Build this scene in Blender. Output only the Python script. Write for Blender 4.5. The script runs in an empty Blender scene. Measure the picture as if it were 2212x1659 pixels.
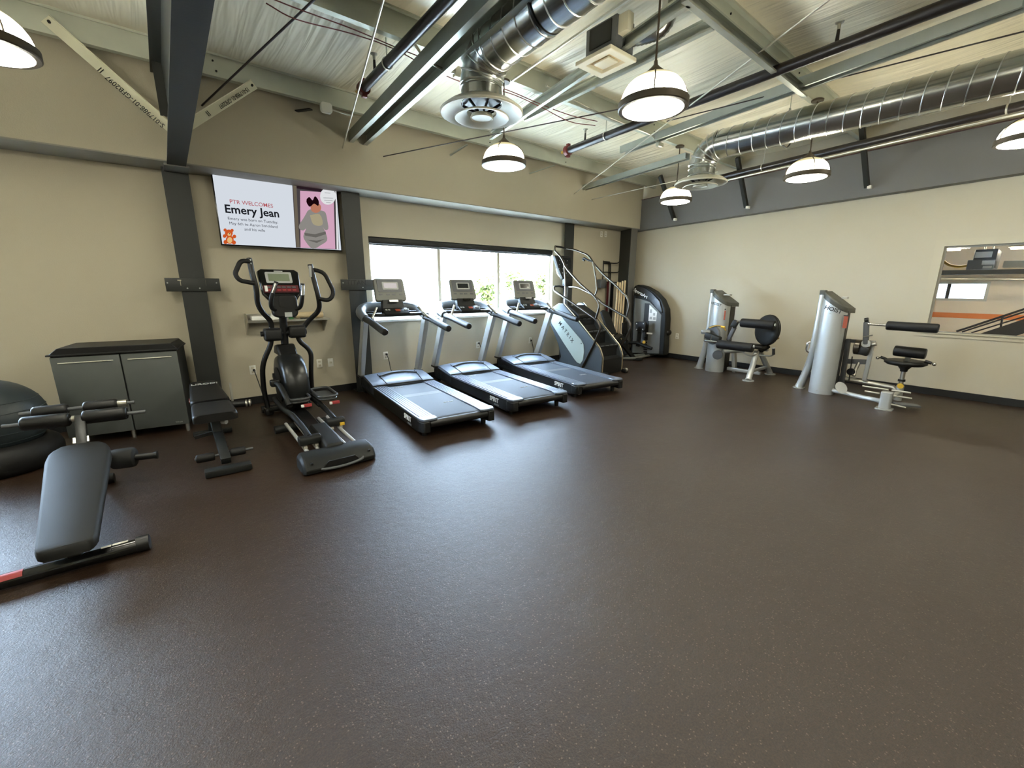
import bpy, bmesh, math, random
import numpy as np
from mathutils import Vector, Matrix

random.seed(7)
S = bpy.context.scene
COL = S.collection

# ------------------------------------------------------------------ camera
FPX, YAW, PITCH, ROLL, CAM_H = 913.24, 0.6815, 0.2278, 0.0032, 1.6
IMG_W, IMG_H = 2212, 1659
_fw = np.array([math.sin(YAW), math.cos(YAW), 0.0]); _rt = np.array([math.cos(YAW), -math.sin(YAW), 0.0]); _up = np.array([0, 0, 1.0])
C_F = _fw * math.cos(PITCH) - _up * math.sin(PITCH)
_u0 = _fw * math.sin(PITCH) + _up * math.cos(PITCH)
C_R = _rt * math.cos(ROLL) + _u0 * math.sin(ROLL)
C_U = -_rt * math.sin(ROLL) + _u0 * math.cos(ROLL)
C_P = np.array([0.0, 0.0, CAM_H])
cam_data = bpy.data.cameras.new('camera')
cam_data.sensor_fit = 'HORIZONTAL'; cam_data.sensor_width = 36.0
cam_data.lens = 36.0 * FPX / IMG_W
cam_data.clip_start = 0.05; cam_data.clip_end = 500
cam = bpy.data.objects.new('camera', cam_data); COL.objects.link(cam)
cam.matrix_world = Matrix(((C_R[0], C_U[0], -C_F[0], 0), (C_R[1], C_U[1], -C_F[1], 0), (C_R[2], C_U[2], -C_F[2], CAM_H), (0, 0, 0, 1)))
S.camera = cam


def at(px, py, **k):
    """World point seen at a photo pixel when it lies on the plane x=, y= or z= given."""
    v = C_F + C_R * (px - IMG_W / 2) / FPX - C_U * (py - IMG_H / 2) / FPX
    (ax, val), = k.items()
    i = 'xyz'.index(ax)
    return Vector(C_P + v * (val - C_P[i]) / v[i])


# ------------------------------------------------------------------ world, exposure
W = bpy.data.worlds.new('world'); S.world = W; W.use_nodes = True
nt = W.node_tree; bg = nt.nodes['Background']
bg.inputs[0].default_value = (0.58, 0.77, 1.0, 1); bg.inputs[1].default_value = 13.0
S.view_settings.view_transform = 'Standard'; S.view_settings.look = 'None'
S.view_settings.gamma = 1.0; S.view_settings.use_curve_mapping = False
S.view_settings.exposure = 1.95
S.cycles.use_denoising = True
S.cycles.max_bounces = 5
S.cycles.diffuse_bounces = 3
S.cycles.glossy_bounces = 3
S.cycles.transparent_max_bounces = 6
S.cycles.use_adaptive_sampling = True
S.cycles.adaptive_threshold = 0.2
S.cycles.adaptive_min_samples = 20
S.cycles.sample_clamp_indirect = 6.0
LAMP_STRENGTH = 9.0

# ------------------------------------------------------------------ materials
def lin(c):
    if isinstance(c, str):
        c = tuple(int(c[i:i + 2], 16) for i in (0, 2, 4))
    return tuple(((x / 255) / 12.92 if x / 255 <= 0.04045 else ((x / 255 + 0.055) / 1.055) ** 2.4) for x in c) + (1,)


def mat(name, col, rough=0.5, metal=0.0, spec=0.5, emit=None, estr=0.0, bump=None, var=None, coat=0.0, trans=0.0, alpha=1.0, aniso=None):
    """bump=(scale, strength, detail); var=(scale, amount) colour mottling."""
    m = bpy.data.materials.new(name); m.use_nodes = True
    n = m.node_tree.nodes; l = m.node_tree.links; b = n['Principled BSDF']
    b.inputs['Base Color'].default_value = lin(col)
    b.inputs['Roughness'].default_value = rough; b.inputs['Metallic'].default_value = metal
    b.inputs['Specular IOR Level'].default_value = spec
    b.inputs['Coat Weight'].default_value = coat
    b.inputs['Transmission Weight'].default_value = trans
    b.inputs['Alpha'].default_value = alpha
    if emit is not None:
        b.inputs['Emission Color'].default_value = lin(emit); b.inputs['Emission Strength'].default_value = estr
    if bump or var:
        tc = n.new('ShaderNodeTexCoord')
    if bump:
        t = n.new('ShaderNodeTexNoise'); t.inputs['Scale'].default_value = bump[0]; t.inputs['Detail'].default_value = bump[2] if len(bump) > 2 else 3
        bp = n.new('ShaderNodeBump'); bp.inputs['Strength'].default_value = bump[1]; bp.inputs['Distance'].default_value = 0.01
        l.new(tc.outputs['Object'], t.inputs['Vector']); l.new(t.outputs['Fac'], bp.inputs['Height']); l.new(bp.outputs['Normal'], b.inputs['Normal'])
    if var:
        t2 = n.new('ShaderNodeTexNoise'); t2.inputs['Scale'].default_value = var[0]; t2.inputs['Detail'].default_value = 4
        mx = n.new('ShaderNodeMix'); mx.data_type = 'RGBA'
        c = lin(col)
        mx.inputs[6].default_value = tuple(x * (1 - var[1]) for x in c[:3]) + (1,)
        mx.inputs[7].default_value = tuple(min(1, x * (1 + var[1])) for x in c[:3]) + (1,)
        l.new(tc.outputs['Object'], t2.inputs['Vector']); l.new(t2.outputs['Fac'], mx.inputs[0]); l.new(mx.outputs[2], b.inputs['Base Color'])
    return m


M = {}
M['wall'] = mat('wall_paint', 'bab29d', 0.85, spec=0.25, bump=(90, 0.12), var=(.7, 0.06))
M['soffit'] = mat('soffit_paint', '8f8c82', 0.6, spec=0.4)
M['casing'] = mat('casing_paint', 'b9b19a', 0.6, spec=0.4)
M['frame_dark'] = mat('dark_grey_steel_paint', '2c2e2c', 0.5, spec=0.4, bump=(60, 0.05))
M['beam_grey'] = mat('grey_steel_paint', '6a6965', 0.55, spec=0.4, var=(2, 0.04))
M['base_black'] = mat('black_rubber_base', '0c0c0d', 0.45)
M['galv'] = mat('galvanized_steel', 'a9ada4', 0.42, metal=0.75, var=(6, 0.12))
M['galv_soft'] = mat('galvanized_purlin', 'c2c5b6', 0.48, metal=0.3, var=(5, 0.1))
M['duct'] = mat('spiral_duct_steel', 'b4b6b3', 0.22, metal=1.0, var=(9, 0.08))
M['seam'] = mat('duct_seam_steel', 'c9cac6', 0.3, metal=1.0)
M['cream_metal'] = mat('cream_painted_metal', 'cfc9b4', 0.5)
M['white_plastic'] = mat('white_plastic', 'e6e3d8', 0.4)
M['pipe_black'] = mat('black_steel_pipe', '1c1716', 0.35, spec=0.5)
M['rod_dark'] = mat('dark_rod', '3a3434', 0.5)
M['red'] = mat('red_fitting', '6a221b', 0.5)
M['brass'] = mat('brass', 'b08d45', 0.35, metal=0.9)
M['conduit'] = mat('conduit_steel', 'c4c2b4', 0.35, metal=0.8)
M['bronze'] = mat('bronze_lamp_metal', '4d4334', 0.45, metal=0.3)
M['black'] = mat('black_plastic', '0c0d0d', 0.45, spec=0.5)
M['black_gloss'] = mat('black_gloss_plastic', '0a0b0b', 0.2, spec=0.6)
M['vinyl'] = mat('black_vinyl', '0c0c0c', 0.45, spec=0.4, bump=(220, 0.06))
M['vinyl_grey'] = mat('dark_grey_vinyl', '1d1e1d', 0.62, spec=0.3, bump=(220, 0.05))
M['foam'] = mat('black_foam', '0d0d0d', 0.6, spec=0.4, bump=(260, 0.08))
M['dark_grey'] = mat('dark_grey_plastic', '171918', 0.5, spec=0.35)
M['mid_grey'] = mat('mid_grey_plastic', '54575a', 0.45)
M['steel_grey'] = mat('grey_metallic_paint', '8b9094', 0.38, metal=0.5)
M['silver'] = mat('silver_paint', 'b7bab8', 0.32, metal=0.55)
M['chrome'] = mat('chrome', 'd8d8d6', 0.12, metal=1.0)
M['tube_grey'] = mat('warm_grey_tube', '57524a', 0.28, metal=0.9)
M['bare_steel'] = mat('bare_steel', 'b4b2a8', 0.3, metal=0.85)
M['white'] = mat('white_print', 'e9e9e6', 0.5)
M['lt_grey'] = mat('light_grey_print', 'a8aaa8', 0.5)
M['red_print'] = mat('red_print', '9c3434', 0.5)
M['maroon'] = mat('maroon_keys', '5b1c22', 0.4)
M['orange_print'] = mat('orange_print', '8e4024', 0.5)
M['yellow'] = mat('yellow_plastic', 'd8b03a', 0.45)
M['wood'] = mat('pale_wood', 'd3bf98', 0.6, var=(30, 0.06))
M['green'] = mat('green_plastic', '3f7d4c', 0.5)
M['lcd'] = mat('lcd_screen', '77806a', 0.3)
M['dark_glass'] = mat('dark_screen', '1a1d1f', 0.15, spec=0.6)
M['bright_alu'] = mat('bright_aluminium', 'e6e2d2', 0.35, metal=0.3)
M['rail_steel'] = mat('polished_rail', 'd6d6d2', 0.35, metal=0.5)
M['ball'] = mat('dark_exercise_ball', '2b3336', 0.4, spec=0.5)


def glass_mat(name, tint=(1, 1, 1, 1), mixf=0.06, rough=0.0):
    m = bpy.data.materials.new(name); m.use_nodes = True
    n = m.node_tree.nodes; l = m.node_tree.links; n.clear()
    o = n.new('ShaderNodeOutputMaterial'); mx = n.new('ShaderNodeMixShader'); t = n.new('ShaderNodeBsdfTransparent'); g = n.new('ShaderNodeBsdfGlossy')
    fr = n.new('ShaderNodeFresnel'); fr.inputs['IOR'].default_value = 1.45
    t.inputs[0].default_value = tint; g.inputs['Roughness'].default_value = rough
    ge = n.new('ShaderNodeNewGeometry'); inv = n.new('ShaderNodeMath'); inv.operation = 'SUBTRACT'; inv.inputs[0].default_value = 1.0
    l.new(ge.outputs['Backfacing'], inv.inputs[1]); mu = n.new('ShaderNodeMath'); mu.operation = 'MULTIPLY'
    l.new(fr.outputs[0], mu.inputs[0]); l.new(inv.outputs[0], mu.inputs[1])
    l.new(mu.outputs[0], mx.inputs[0]); l.new(t.outputs[0], mx.inputs[1]); l.new(g.outputs[0], mx.inputs[2]); l.new(mx.outputs[0], o.inputs[0])
    return m


M['glass'] = glass_mat('window_glass')


def emit_mat(name, col, strength):
    m = bpy.data.materials.new(name); m.use_nodes = True
    n = m.node_tree.nodes; n.clear()
    o = n.new('ShaderNodeOutputMaterial'); e = n.new('ShaderNodeEmission')
    e.inputs[0].default_value = lin(col); e.inputs[1].default_value = strength
    m.node_tree.links.new(e.outputs[0], o.inputs[0])
    return m


def dome_mat():
    m = emit_mat('lit_prismatic_glass', 'fdf8e2', 1.0); n = m.node_tree.nodes; l = m.node_tree.links
    e = [x for x in n if x.type == 'EMISSION'][0]
    tc = n.new('ShaderNodeTexCoord'); sp = n.new('ShaderNodeSeparateXYZ'); l.new(tc.outputs['Object'], sp.inputs[0])
    mr = n.new('ShaderNodeMapRange'); mr.inputs[1].default_value = .06; mr.inputs[2].default_value = .19; mr.inputs[3].default_value = LAMP_STRENGTH * 2.0; mr.inputs[4].default_value = .2
    mr.interpolation_type = 'SMOOTHSTEP'
    l.new(sp.outputs[2], mr.inputs[0]); l.new(mr.outputs[0], e.inputs[1])
    cr = n.new('ShaderNodeMix'); cr.data_type = 'RGBA'; cr.inputs[6].default_value = lin('fdf8e2'); cr.inputs[7].default_value = lin('fff0b4')
    m2 = n.new('ShaderNodeMapRange'); m2.inputs[1].default_value = .12; m2.inputs[2].default_value = .2; l.new(sp.outputs[2], m2.inputs[0]); l.new(m2.outputs[0], cr.inputs[0]); l.new(cr.outputs[2], e.inputs[0])
    return m
M['lamp_glass'] = dome_mat()
M['lamp_lens'] = emit_mat('lit_lamp_lens', 'fefae8', LAMP_STRENGTH * 1.7)
M['tube_light'] = emit_mat('lit_fluorescent', 'fff0d0', 10.0)


def floor_mat():
    m = mat('rubber_floor', '352c28', 0.4, spec=0.5)
    n = m.node_tree.nodes; l = m.node_tree.links; b = n['Principled BSDF']
    tc = n.new('ShaderNodeTexCoord')
    def noise(sc, det, ro=0.6):
        t = n.new('ShaderNodeTexNoise'); t.inputs['Scale'].default_value = sc; t.inputs['Detail'].default_value = det; t.inputs['Roughness'].default_value = ro
        l.new(tc.outputs['Object'], t.inputs['Vector']); return t
    fine = noise(140, 4, 0.7); mid = noise(14, 5, 0.7); big = noise(0.8, 3)
    r1 = n.new('ShaderNodeValToRGB')
    r1.color_ramp.elements[0].position = 0.35; r1.color_ramp.elements[0].color = lin('21170f')
    r1.color_ramp.elements[1].position = 0.72; r1.color_ramp.elements[1].color = lin('3d2d22')
    l.new(fine.outputs['Fac'], r1.inputs['Fac'])
    r2 = n.new('ShaderNodeMix'); r2.data_type = 'RGBA'; r2.blend_type = 'MULTIPLY'; r2.inputs[0].default_value = 1.0
    rr = n.new('ShaderNodeValToRGB'); rr.color_ramp.elements[0].color = (0.75, 0.75, 0.75, 1); rr.color_ramp.elements[1].color = (1.2, 1.17, 1.13, 1)
    l.new(mid.outputs['Fac'], rr.inputs['Fac']); l.new(r1.outputs[0], r2.inputs[6]); l.new(rr.outputs[0], r2.inputs[7]); l.new(r2.outputs[2], b.inputs['Base Color'])
    # sparse pale rubber flecks
    vo = n.new('ShaderNodeTexVoronoi'); vo.inputs['Scale'].default_value = 95; vo.inputs['Randomness'].default_value = 1.0
    l.new(tc.outputs['Object'], vo.inputs['Vector'])
    cs = n.new('ShaderNodeSeparateColor'); l.new(vo.outputs['Color'], cs.inputs[0])
    g1 = n.new('ShaderNodeMath'); g1.operation = 'GREATER_THAN'; g1.inputs[1].default_value = 0.8; l.new(cs.outputs[0], g1.inputs[0])
    g2 = n.new('ShaderNodeMath'); g2.operation = 'LESS_THAN'; g2.inputs[1].default_value = 0.3; l.new(vo.outputs['Distance'], g2.inputs[0])
    g3 = n.new('ShaderNodeMath'); g3.operation = 'MULTIPLY'; l.new(g1.outputs[0], g3.inputs[0]); l.new(g2.outputs[0], g3.inputs[1])
    fl = n.new('ShaderNodeMix'); fl.data_type = 'RGBA'; fl.inputs[7].default_value = lin('5a4b3f')
    l.new(g3.outputs[0], fl.inputs[0]); l.new(r2.outputs[2], fl.inputs[6]); l.new(fl.outputs[2], b.inputs['Base Color'])
    mr = n.new('ShaderNodeMapRange'); mr.inputs[3].default_value = 0.3; mr.inputs[4].default_value = 0.44
    l.new(big.outputs['Fac'], mr.inputs[0]); l.new(mr.outputs[0], b.inputs['Roughness'])
    # long shallow creases
    mp = n.new('ShaderNodeMapping'); mp.inputs['Rotation'].default_value = (0, 0, .35); mp.inputs['Scale'].default_value = (.9, 5, 1)
    cz = n.new('ShaderNodeTexNoise'); cz.inputs['Scale'].default_value = 1.6; cz.inputs['Detail'].default_value = 6; cz.inputs['Roughness'].default_value = .65
    l.new(tc.outputs['Object'], mp.inputs[0]); l.new(mp.outputs[0], cz.inputs['Vector'])
    cr = n.new('ShaderNodeValToRGB'); cr.color_ramp.elements[0].position = .485; cr.color_ramp.elements[1].position = .5; cr.color_ramp.elements[0].color = (1, 1, 1, 1)
    e2 = cr.color_ramp.elements.new(.515); e2.color = (1, 1, 1, 1); cr.color_ramp.elements[1].color = (.55, .55, .55, 1)
    l.new(cz.outputs['Fac'], cr.inputs['Fac'])
    bp2 = n.new('ShaderNodeBump'); bp2.inputs['Strength'].default_value = 0.25; bp2.inputs['Distance'].default_value = 0.004; l.new(cr.outputs[0], bp2.inputs['Height'])
    add = n.new('ShaderNodeMath'); add.operation = 'MULTIPLY_ADD'; add.inputs[1].default_value = 1.6
    l.new(mid.outputs['Fac'], add.inputs[0]); l.new(fine.outputs['Fac'], add.inputs[2])
    bp = n.new('ShaderNodeBump'); bp.inputs['Strength'].default_value = 0.5; bp.inputs['Distance'].default_value = 0.004
    l.new(add.outputs[0], bp.inputs['Height']); l.new(bp2.outputs[0], bp.inputs['Normal']); l.new(bp.outputs[0], b.inputs['Normal'])
    return m


M['floor'] = floor_mat()


def insulation_mat():
    m = mat('white_vinyl_insulation', 'dcd4bc', 0.38, spec=0.5)
    n = m.node_tree.nodes; l = m.node_tree.links; b = n['Principled BSDF']
    tc = n.new('ShaderNodeTexCoord'); mp = n.new('ShaderNodeMapping'); mp.inputs['Scale'].default_value = (11, .8, 1)
    t = n.new('ShaderNodeTexNoise'); t.inputs['Scale'].default_value = 1.1; t.inputs['Detail'].default_value = 2; t.inputs['Distortion'].default_value = 0.4
    bp = n.new('ShaderNodeBump'); bp.inputs['Strength'].default_value = 0.32; bp.inputs['Distance'].default_value = 0.1
    l.new(tc.outputs['Object'], mp.inputs[0]); l.new(mp.outputs[0], t.inputs['Vector']); l.new(t.outputs['Fac'], bp.inputs['Height']); l.new(bp.outputs[0], b.inputs['Normal'])
    return m


M['insul'] = insulation_mat()


# ------------------------------------------------------------------ mesh helpers
class G:
    """Collects shapes in world (or local) coordinates, then links them as one mesh object."""
    def __init__(self):
        self.v = []; self.f = []

    def add(self, vs, fs):
        o = len(self.v); self.v += [tuple(x) for x in vs]; self.f += [tuple(o + i for i in q) for q in fs]; return self

    def box(self, c, s, R=None, bev=0.0, seg=2):
        bm = bmesh.new(); bmesh.ops.create_cube(bm, size=1.0)
        for v in bm.verts: v.co = Vector((v.co.x * s[0], v.co.y * s[1], v.co.z * s[2]))
        if bev > 0:
            bmesh.ops.bevel(bm, geom=list(bm.edges), offset=min(bev, min(s) * 0.49), segments=seg, profile=0.5, affect='EDGES')
        if R is not None:
            bmesh.ops.transform(bm, matrix=R.to_4x4(), verts=bm.verts)
        bm.verts.ensure_lookup_table(); c = Vector(c)
        self.add([v.co + c for v in bm.verts], [[v.index for v in f.verts] for f in bm.faces]); bm.free(); return self

    def span(self, a, b, bev=0.0):
        a = Vector(a); b = Vector(b)
        return self.box((a + b) / 2, [abs(b[i] - a[i]) for i in range(3)], bev=bev)

    def bar(self, p, q, w, h, up=(0, 0, 1), bev=0.0):
        """Rectangular bar from p to q; w across, h along 'up'."""
        p = Vector(p); q = Vector(q); d = q - p; L = d.length; d.normalize()
        u = Vector(up); s = d.cross(u)
        if s.length < 1e-4: s = d.cross(Vector((1, 0, 0)))
        s.normalize(); u = s.cross(d)
        R = Matrix((s, d, u)).transposed()
        return self.box((p + q) / 2, (w, L, h), R=R, bev=bev)

    def tube(self, pts, r, seg=10, closed=False, caps=True, flat=None):
        pts = [Vector(p) for p in pts]; n = len(pts)
        rs = r if isinstance(r, (list, tuple)) else [r] * n
        tang = []
        for i in range(n):
            a = pts[i - 1] if (i > 0 or closed) else pts[i]
            b = pts[(i + 1) % n] if (i < n - 1 or closed) else pts[i]
            t = b - a
            tang.append(t.normalized() if t.length > 1e-9 else Vector((0, 0, 1)))
        nrm = tang[0].orthogonal().normalized()
        if flat is not None:
            nrm = (Vector(flat) - tang[0] * Vector(flat).dot(tang[0])).normalized()
        vs = []; fs = []
        for i in range(n):
            if i:
                q = tang[i - 1].rotation_difference(tang[i]); nrm = (q @ nrm).normalized()
            bn = tang[i].cross(nrm)
            for k in range(seg):
                a = 2 * math.pi * k / seg
                vs.append(pts[i] + (nrm * math.cos(a) + bn * math.sin(a)) * rs[i])
        m = n if closed else n - 1
        for i in range(m):
            for k in range(seg):
                a = i * seg + k; b = i * seg + (k + 1) % seg; j = ((i + 1) % n) * seg
                fs.append((a, b, j + (k + 1) % seg, j + k))
        if caps and not closed:
            fs.append(tuple(range(seg))[::-1]); fs.append(tuple((n - 1) * seg + k for k in range(seg)))
        return self.add(vs, fs)

    def cyl(self, p, q, r0, r1=None, seg=20):
        return self.tube([p, q], [r0, r0 if r1 is None else r1], seg=seg)

    def pad(self, p, q, r, seg=24, e=0.02):
        """Cylindrical pad with rounded ends."""
        p = Vector(p); q = Vector(q); d = (q - p).normalized()
        return self.tube([p, p + d * e * 0.3, p + d * e, q - d * e, q - d * e * 0.3, q], [r * 0.8, r * 0.94, r, r, r * 0.94, r * 0.8], seg=seg)

    def lathe(self, prof, c, seg=32, axis=(0, 0, 1), closed=False):
        ax = Vector(axis).normalized(); u = ax.orthogonal().normalized(); w = ax.cross(u); c = Vector(c)
        if abs(ax.z) > 0.99: u = Vector((1, 0, 0)); w = ax.cross(u)
        vs = []; fs = []; n = len(prof)
        for r, h in prof:
            for k in range(seg):
                a = 2 * math.pi * k / seg
                vs.append(c + ax * h + (u * math.cos(a) + w * math.sin(a)) * r)
        for i in range(n - 1 if not closed else n):
            for k in range(seg):
                a = i * seg + k; b = i * seg + (k + 1) % seg; j = ((i + 1) % n) * seg
                fs.append((a, b, j + (k + 1) % seg, j + k))
        if not closed:
            if prof[0][0] > 1e-6: fs.append(tuple(range(seg))[::-1])
            if prof[-1][0] > 1e-6: fs.append(tuple((n - 1) * seg + k for k in range(seg)))
        return self.add(vs, fs)

    def prism(self, poly, axis, a, b):
        """poly in the two other axes (in x,y,z order), extruded from a to b along axis."""
        def P(u, v, t):
            return {'x': (t, u, v), 'y': (u, t, v), 'z': (u, v, t)}[axis]
        n = len(poly)
        vs = [P(u, v, a) for u, v in poly] + [P(u, v, b) for u, v in poly]
        fs = [tuple(range(n)), tuple(range(2 * n - 1, n - 1, -1))] + [(i, i + n, (i + 1) % n + n, (i + 1) % n) for i in range(n)]
        return self.add(vs, fs)

    def loft(self, rings, caps=True):
        n = len(rings[0]); vs = [p for r in rings for p in r]; fs = []
        for i in range(len(rings) - 1):
            for k in range(n):
                fs.append((i * n + k, i * n + (k + 1) % n, (i + 1) * n + (k + 1) % n, (i + 1) * n + k))
        if caps: fs.append(tuple(range(n))[::-1]); fs.append(tuple((len(rings) - 1) * n + k for k in range(n)))
        return self.add(vs, fs)

    def ellip(self, c, s, seg=24, ring=14, R=None):
        vs = []; fs = []; c = Vector(c)
        for i in range(ring + 1):
            th = math.pi * i / ring
            for k in range(seg):
                ph = 2 * math.pi * k / seg
                p = Vector((s[0] * math.sin(th) * math.cos(ph), s[1] * math.sin(th) * math.sin(ph), s[2] * math.cos(th)))
                vs.append((R @ p if R is not None else p) + c)
        for i in range(ring):
            for k in range(seg):
                fs.append((i * seg + k, i * seg + (k + 1) % seg, (i + 1) * seg + (k + 1) % seg, (i + 1) * seg + k))
        return self.add(vs, fs)

    def xf(self, mtx):
        self.v = [tuple(mtx @ Vector(p)) for p in self.v]; return self

    def build(self, name, m, parent=None, local=False, bev=0.0, ang=40, smooth=True, kind=None):
        me = bpy.data.meshes.new(name)
        vs = self.v
        if parent is not None and not local:
            inv = world_of(parent).inverted(); vs = [tuple(inv @ Vector(p)) for p in vs]
        elif parent is None:
            # origin at the centre of the base
            xs = np.array(vs); lo = xs.min(0); hi = xs.max(0)
            org = Vector(((lo[0] + hi[0]) / 2, (lo[1] + hi[1]) / 2, lo[2]))
            vs = [tuple(Vector(p) - org) for p in vs]
        me.from_pydata(vs, [], self.f)
        bm = bmesh.new(); bm.from_mesh(me)
        bmesh.ops.remove_doubles(bm, verts=bm.verts, dist=1e-5)
        bmesh.ops.recalc_face_normals(bm, faces=bm.faces); bm.to_mesh(me); bm.free()
        me.materials.append(M[m] if isinstance(m, str) else m)
        if smooth:
            for p in me.polygons: p.use_smooth = True
            me.set_sharp_from_angle(angle=math.radians(ang))
        me.update()
        o = bpy.data.objects.new(name, me); COL.objects.link(o)
        if parent is not None: o.parent = parent
        else: o.location = org
        if bev > 0:
            b = o.modifiers.new('bevel', 'BEVEL'); b.width = bev; b.segments = 2; b.limit_method = 'ANGLE'; b.angle_limit = math.radians(35)
        if kind: o['kind'] = kind
        return o


def world_of(o):
    m = o.matrix_basis.copy()
    while o.parent is not None:
        o = o.parent; m = o.matrix_basis @ m
    return m


def tag(o, label, cat, group=None, kind=None):
    o['label'] = label; o['category'] = cat
    if group: o['group'] = group
    if kind: o['kind'] = kind
    return o


def thing(name, label, cat, loc=(0, 0, 0), rz=0.0, group=None, kind=None):
    o = bpy.data.objects.new(name, None); COL.objects.link(o)
    o.empty_display_size = 0.1
    o.matrix_basis = Matrix.Translation(Vector(loc)) @ Matrix.Rotation(rz, 4, 'Z')
    return tag(o, label, cat, group, kind)


def copy_tree(o, parent=None):
    kids = [c for c in bpy.data.objects if c.parent is o]
    c = o.copy(); COL.objects.link(c); c.parent = parent
    for k in kids: copy_tree(k, c)
    return c


def fillet(pts, rad, n=5):
    pts = [Vector(p) for p in pts]; out = [pts[0]]
    for i in range(1, len(pts) - 1):
        a, b, c = pts[i - 1], pts[i], pts[i + 1]
        u = (a - b); w = (c - b); d = min(rad, u.length * 0.49, w.length * 0.49)
        p = b + u.normalized() * d; q = b + w.normalized() * d
        for k in range(n + 1):
            t = k / n; out.append(p * (1 - t) ** 2 + b * 2 * t * (1 - t) + q * t * t)
    out.append(pts[-1]); return out


def spline(pts, n=8):
    """Catmull-Rom through the points."""
    P = [Vector(p) for p in pts]; P = [P[0] * 2 - P[1]] + P + [P[-1] * 2 - P[-2]]; out = []
    for i in range(1, len(P) - 2):
        a, b, c, d = P[i - 1:i + 3]
        for k in range(n):
            t = k / n
            out.append(0.5 * ((2 * b) + (c - a) * t + (2 * a - 5 * b + 4 * c - d) * t * t + (3 * b - a - 3 * c + d) * t ** 3))
    out.append(P[-2]); return out


def rrect(w, h, r, n=5, cx=0, cy=0):
    out = []
    for sx, sy, a0 in ((1, 1, 0), (-1, 1, 90), (-1, -1, 180), (1, -1, 270)):
        for k in range(n + 1):
            a = math.radians(a0 + 90 * k / n)
            out.append((cx + sx * (w / 2 - r) + r * math.cos(a), cy + sy * (h / 2 - r) + r * math.sin(a)))
    return out


def lettering(name, s, size, m, org, xd, ud, parent, local=False, bold=0.0, align='CENTER', depth=0.0015, sx=1.0):
    cu = bpy.data.curves.new('tmp', 'FONT'); cu.body = s; cu.size = size; cu.align_x = align; cu.align_y = 'CENTER'
    cu.offset = bold * size; cu.extrude = depth; cu.resolution_u = 3
    ob = bpy.data.objects.new('tmp', cu); COL.objects.link(ob)
    bpy.context.view_layer.update()
    me = bpy.data.meshes.new_from_object(ob.evaluated_get(bpy.context.evaluated_depsgraph_get()))
    bpy.data.objects.remove(ob); bpy.data.curves.remove(cu)
    xd = Vector(xd).normalized(); ud = Vector(ud); ud = (ud - xd * ud.dot(xd)).normalized(); nd = xd.cross(ud); org = Vector(org)
    inv = Matrix() if (local or parent is None) else world_of(parent).inverted()
    for v in me.vertices: v.co = inv @ (org + xd * v.co.x * sx + ud * v.co.y + nd * v.co.z)
    me.name = name; me.materials.clear(); me.materials.append(M[m] if isinstance(m, str) else m)
    o = bpy.data.objects.new(name, me); COL.objects.link(o)
    if parent is not None: o.parent = parent
    return o


def sheet(cells_u, cells_v, hole, to3, t3, name, m, **kw):
    """A slab with rectangular openings: grid lines in u, v; hole(u, v) tells which cells stay open."""
    nu, nv = len(cells_u), len(cells_v); g = G(); idx = {}
    def vid(i, j, s):
        k = (i, j, s)
        if k not in idx:
            idx[k] = len(g.v); g.v.append(tuple(to3(cells_u[i], cells_v[j]) if s == 0 else t3(cells_u[i], cells_v[j])))
        return idx[k]
    solid = [[not hole((cells_u[i] + cells_u[i + 1]) / 2, (cells_v[j] + cells_v[j + 1]) / 2) for j in range(nv - 1)] for i in range(nu - 1)]
    for i in range(nu - 1):
        for j in range(nv - 1):
            if not solid[i][j]: continue
            for s in (0, 1):
                g.f.append((vid(i, j, s), vid(i + 1, j, s), vid(i + 1, j + 1, s), vid(i, j + 1, s)))
            for (di, dj, a, b) in ((-1, 0, (i, j), (i, j + 1)), (1, 0, (i + 1, j), (i + 1, j + 1)), (0, -1, (i, j), (i + 1, j)), (0, 1, (i, j + 1), (i + 1, j + 1))):
                ii, jj = i + di, j + dj
                if not (0 <= ii < nu - 1 and 0 <= jj < nv - 1 and solid[ii][jj]):
                    g.f.append((vid(*a, 0), vid(*b, 0), vid(*b, 1), vid(*a, 1)))
    return g.build(name, m, **kw)


YB, XR, ZS, YS = 6.615, 8.926, 2.879, 6.14
XL, YN = -6.6, -4.6
SLOPE = 0.0267
def z_purlin(y): return 3.738 + SLOPE * (5.9 - y)      # underside of the purlins
def z_roof(y): return 3.94 + SLOPE * (5.9 - y)         # insulation on top of the purlins
# ================================================================== the room
def struct(o, label, cat):
    return tag(o, label, cat, kind='structure')

WIN = (2.55, 6.46, 1.06, 2.33)          # window in the back wall: x0 x1 z0 z1
WIN2 = (-5.7, -1.75, 1.06, 2.33)        # the same window in the next bay, out of frame
struct(G().span((XL - .2, YN - .2, -.12), (XR + .2, YB + .25, 0)).build('floor', 'floor', smooth=False), 'dark brown speckled rubber gym floor', 'floor')

def in_win(u, v):
    return any(a < u < b and c < v < d for a, b, c, d in (WIN, WIN2))
us = sorted([XL - .2, WIN2[0], WIN2[1], WIN[0], WIN[1], XR + .2]); vs_ = [0, WIN[2], WIN[3], 4.35]
struct(sheet(us, vs_, in_win, lambda u, v: (u, YB, v), lambda u, v: (u, YB + .2, v), 'wall_back', 'wall', smooth=False), 'tan painted window wall behind the treadmills', 'wall')
struct(G().span((XL, YS, ZS + .012), (XR - .13, YB + .02, 4.3)).build('wall_back_upper', 'wall', smooth=False), 'tan bulkhead wall jutting out above the windows', 'wall')
struct(G().span((XL, YS - .003, ZS), (XR - .13, YB, ZS + .0125)).build('trim_1', 'soffit', smooth=False), 'grey underside strip of the tan bulkhead', 'trim')
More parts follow.
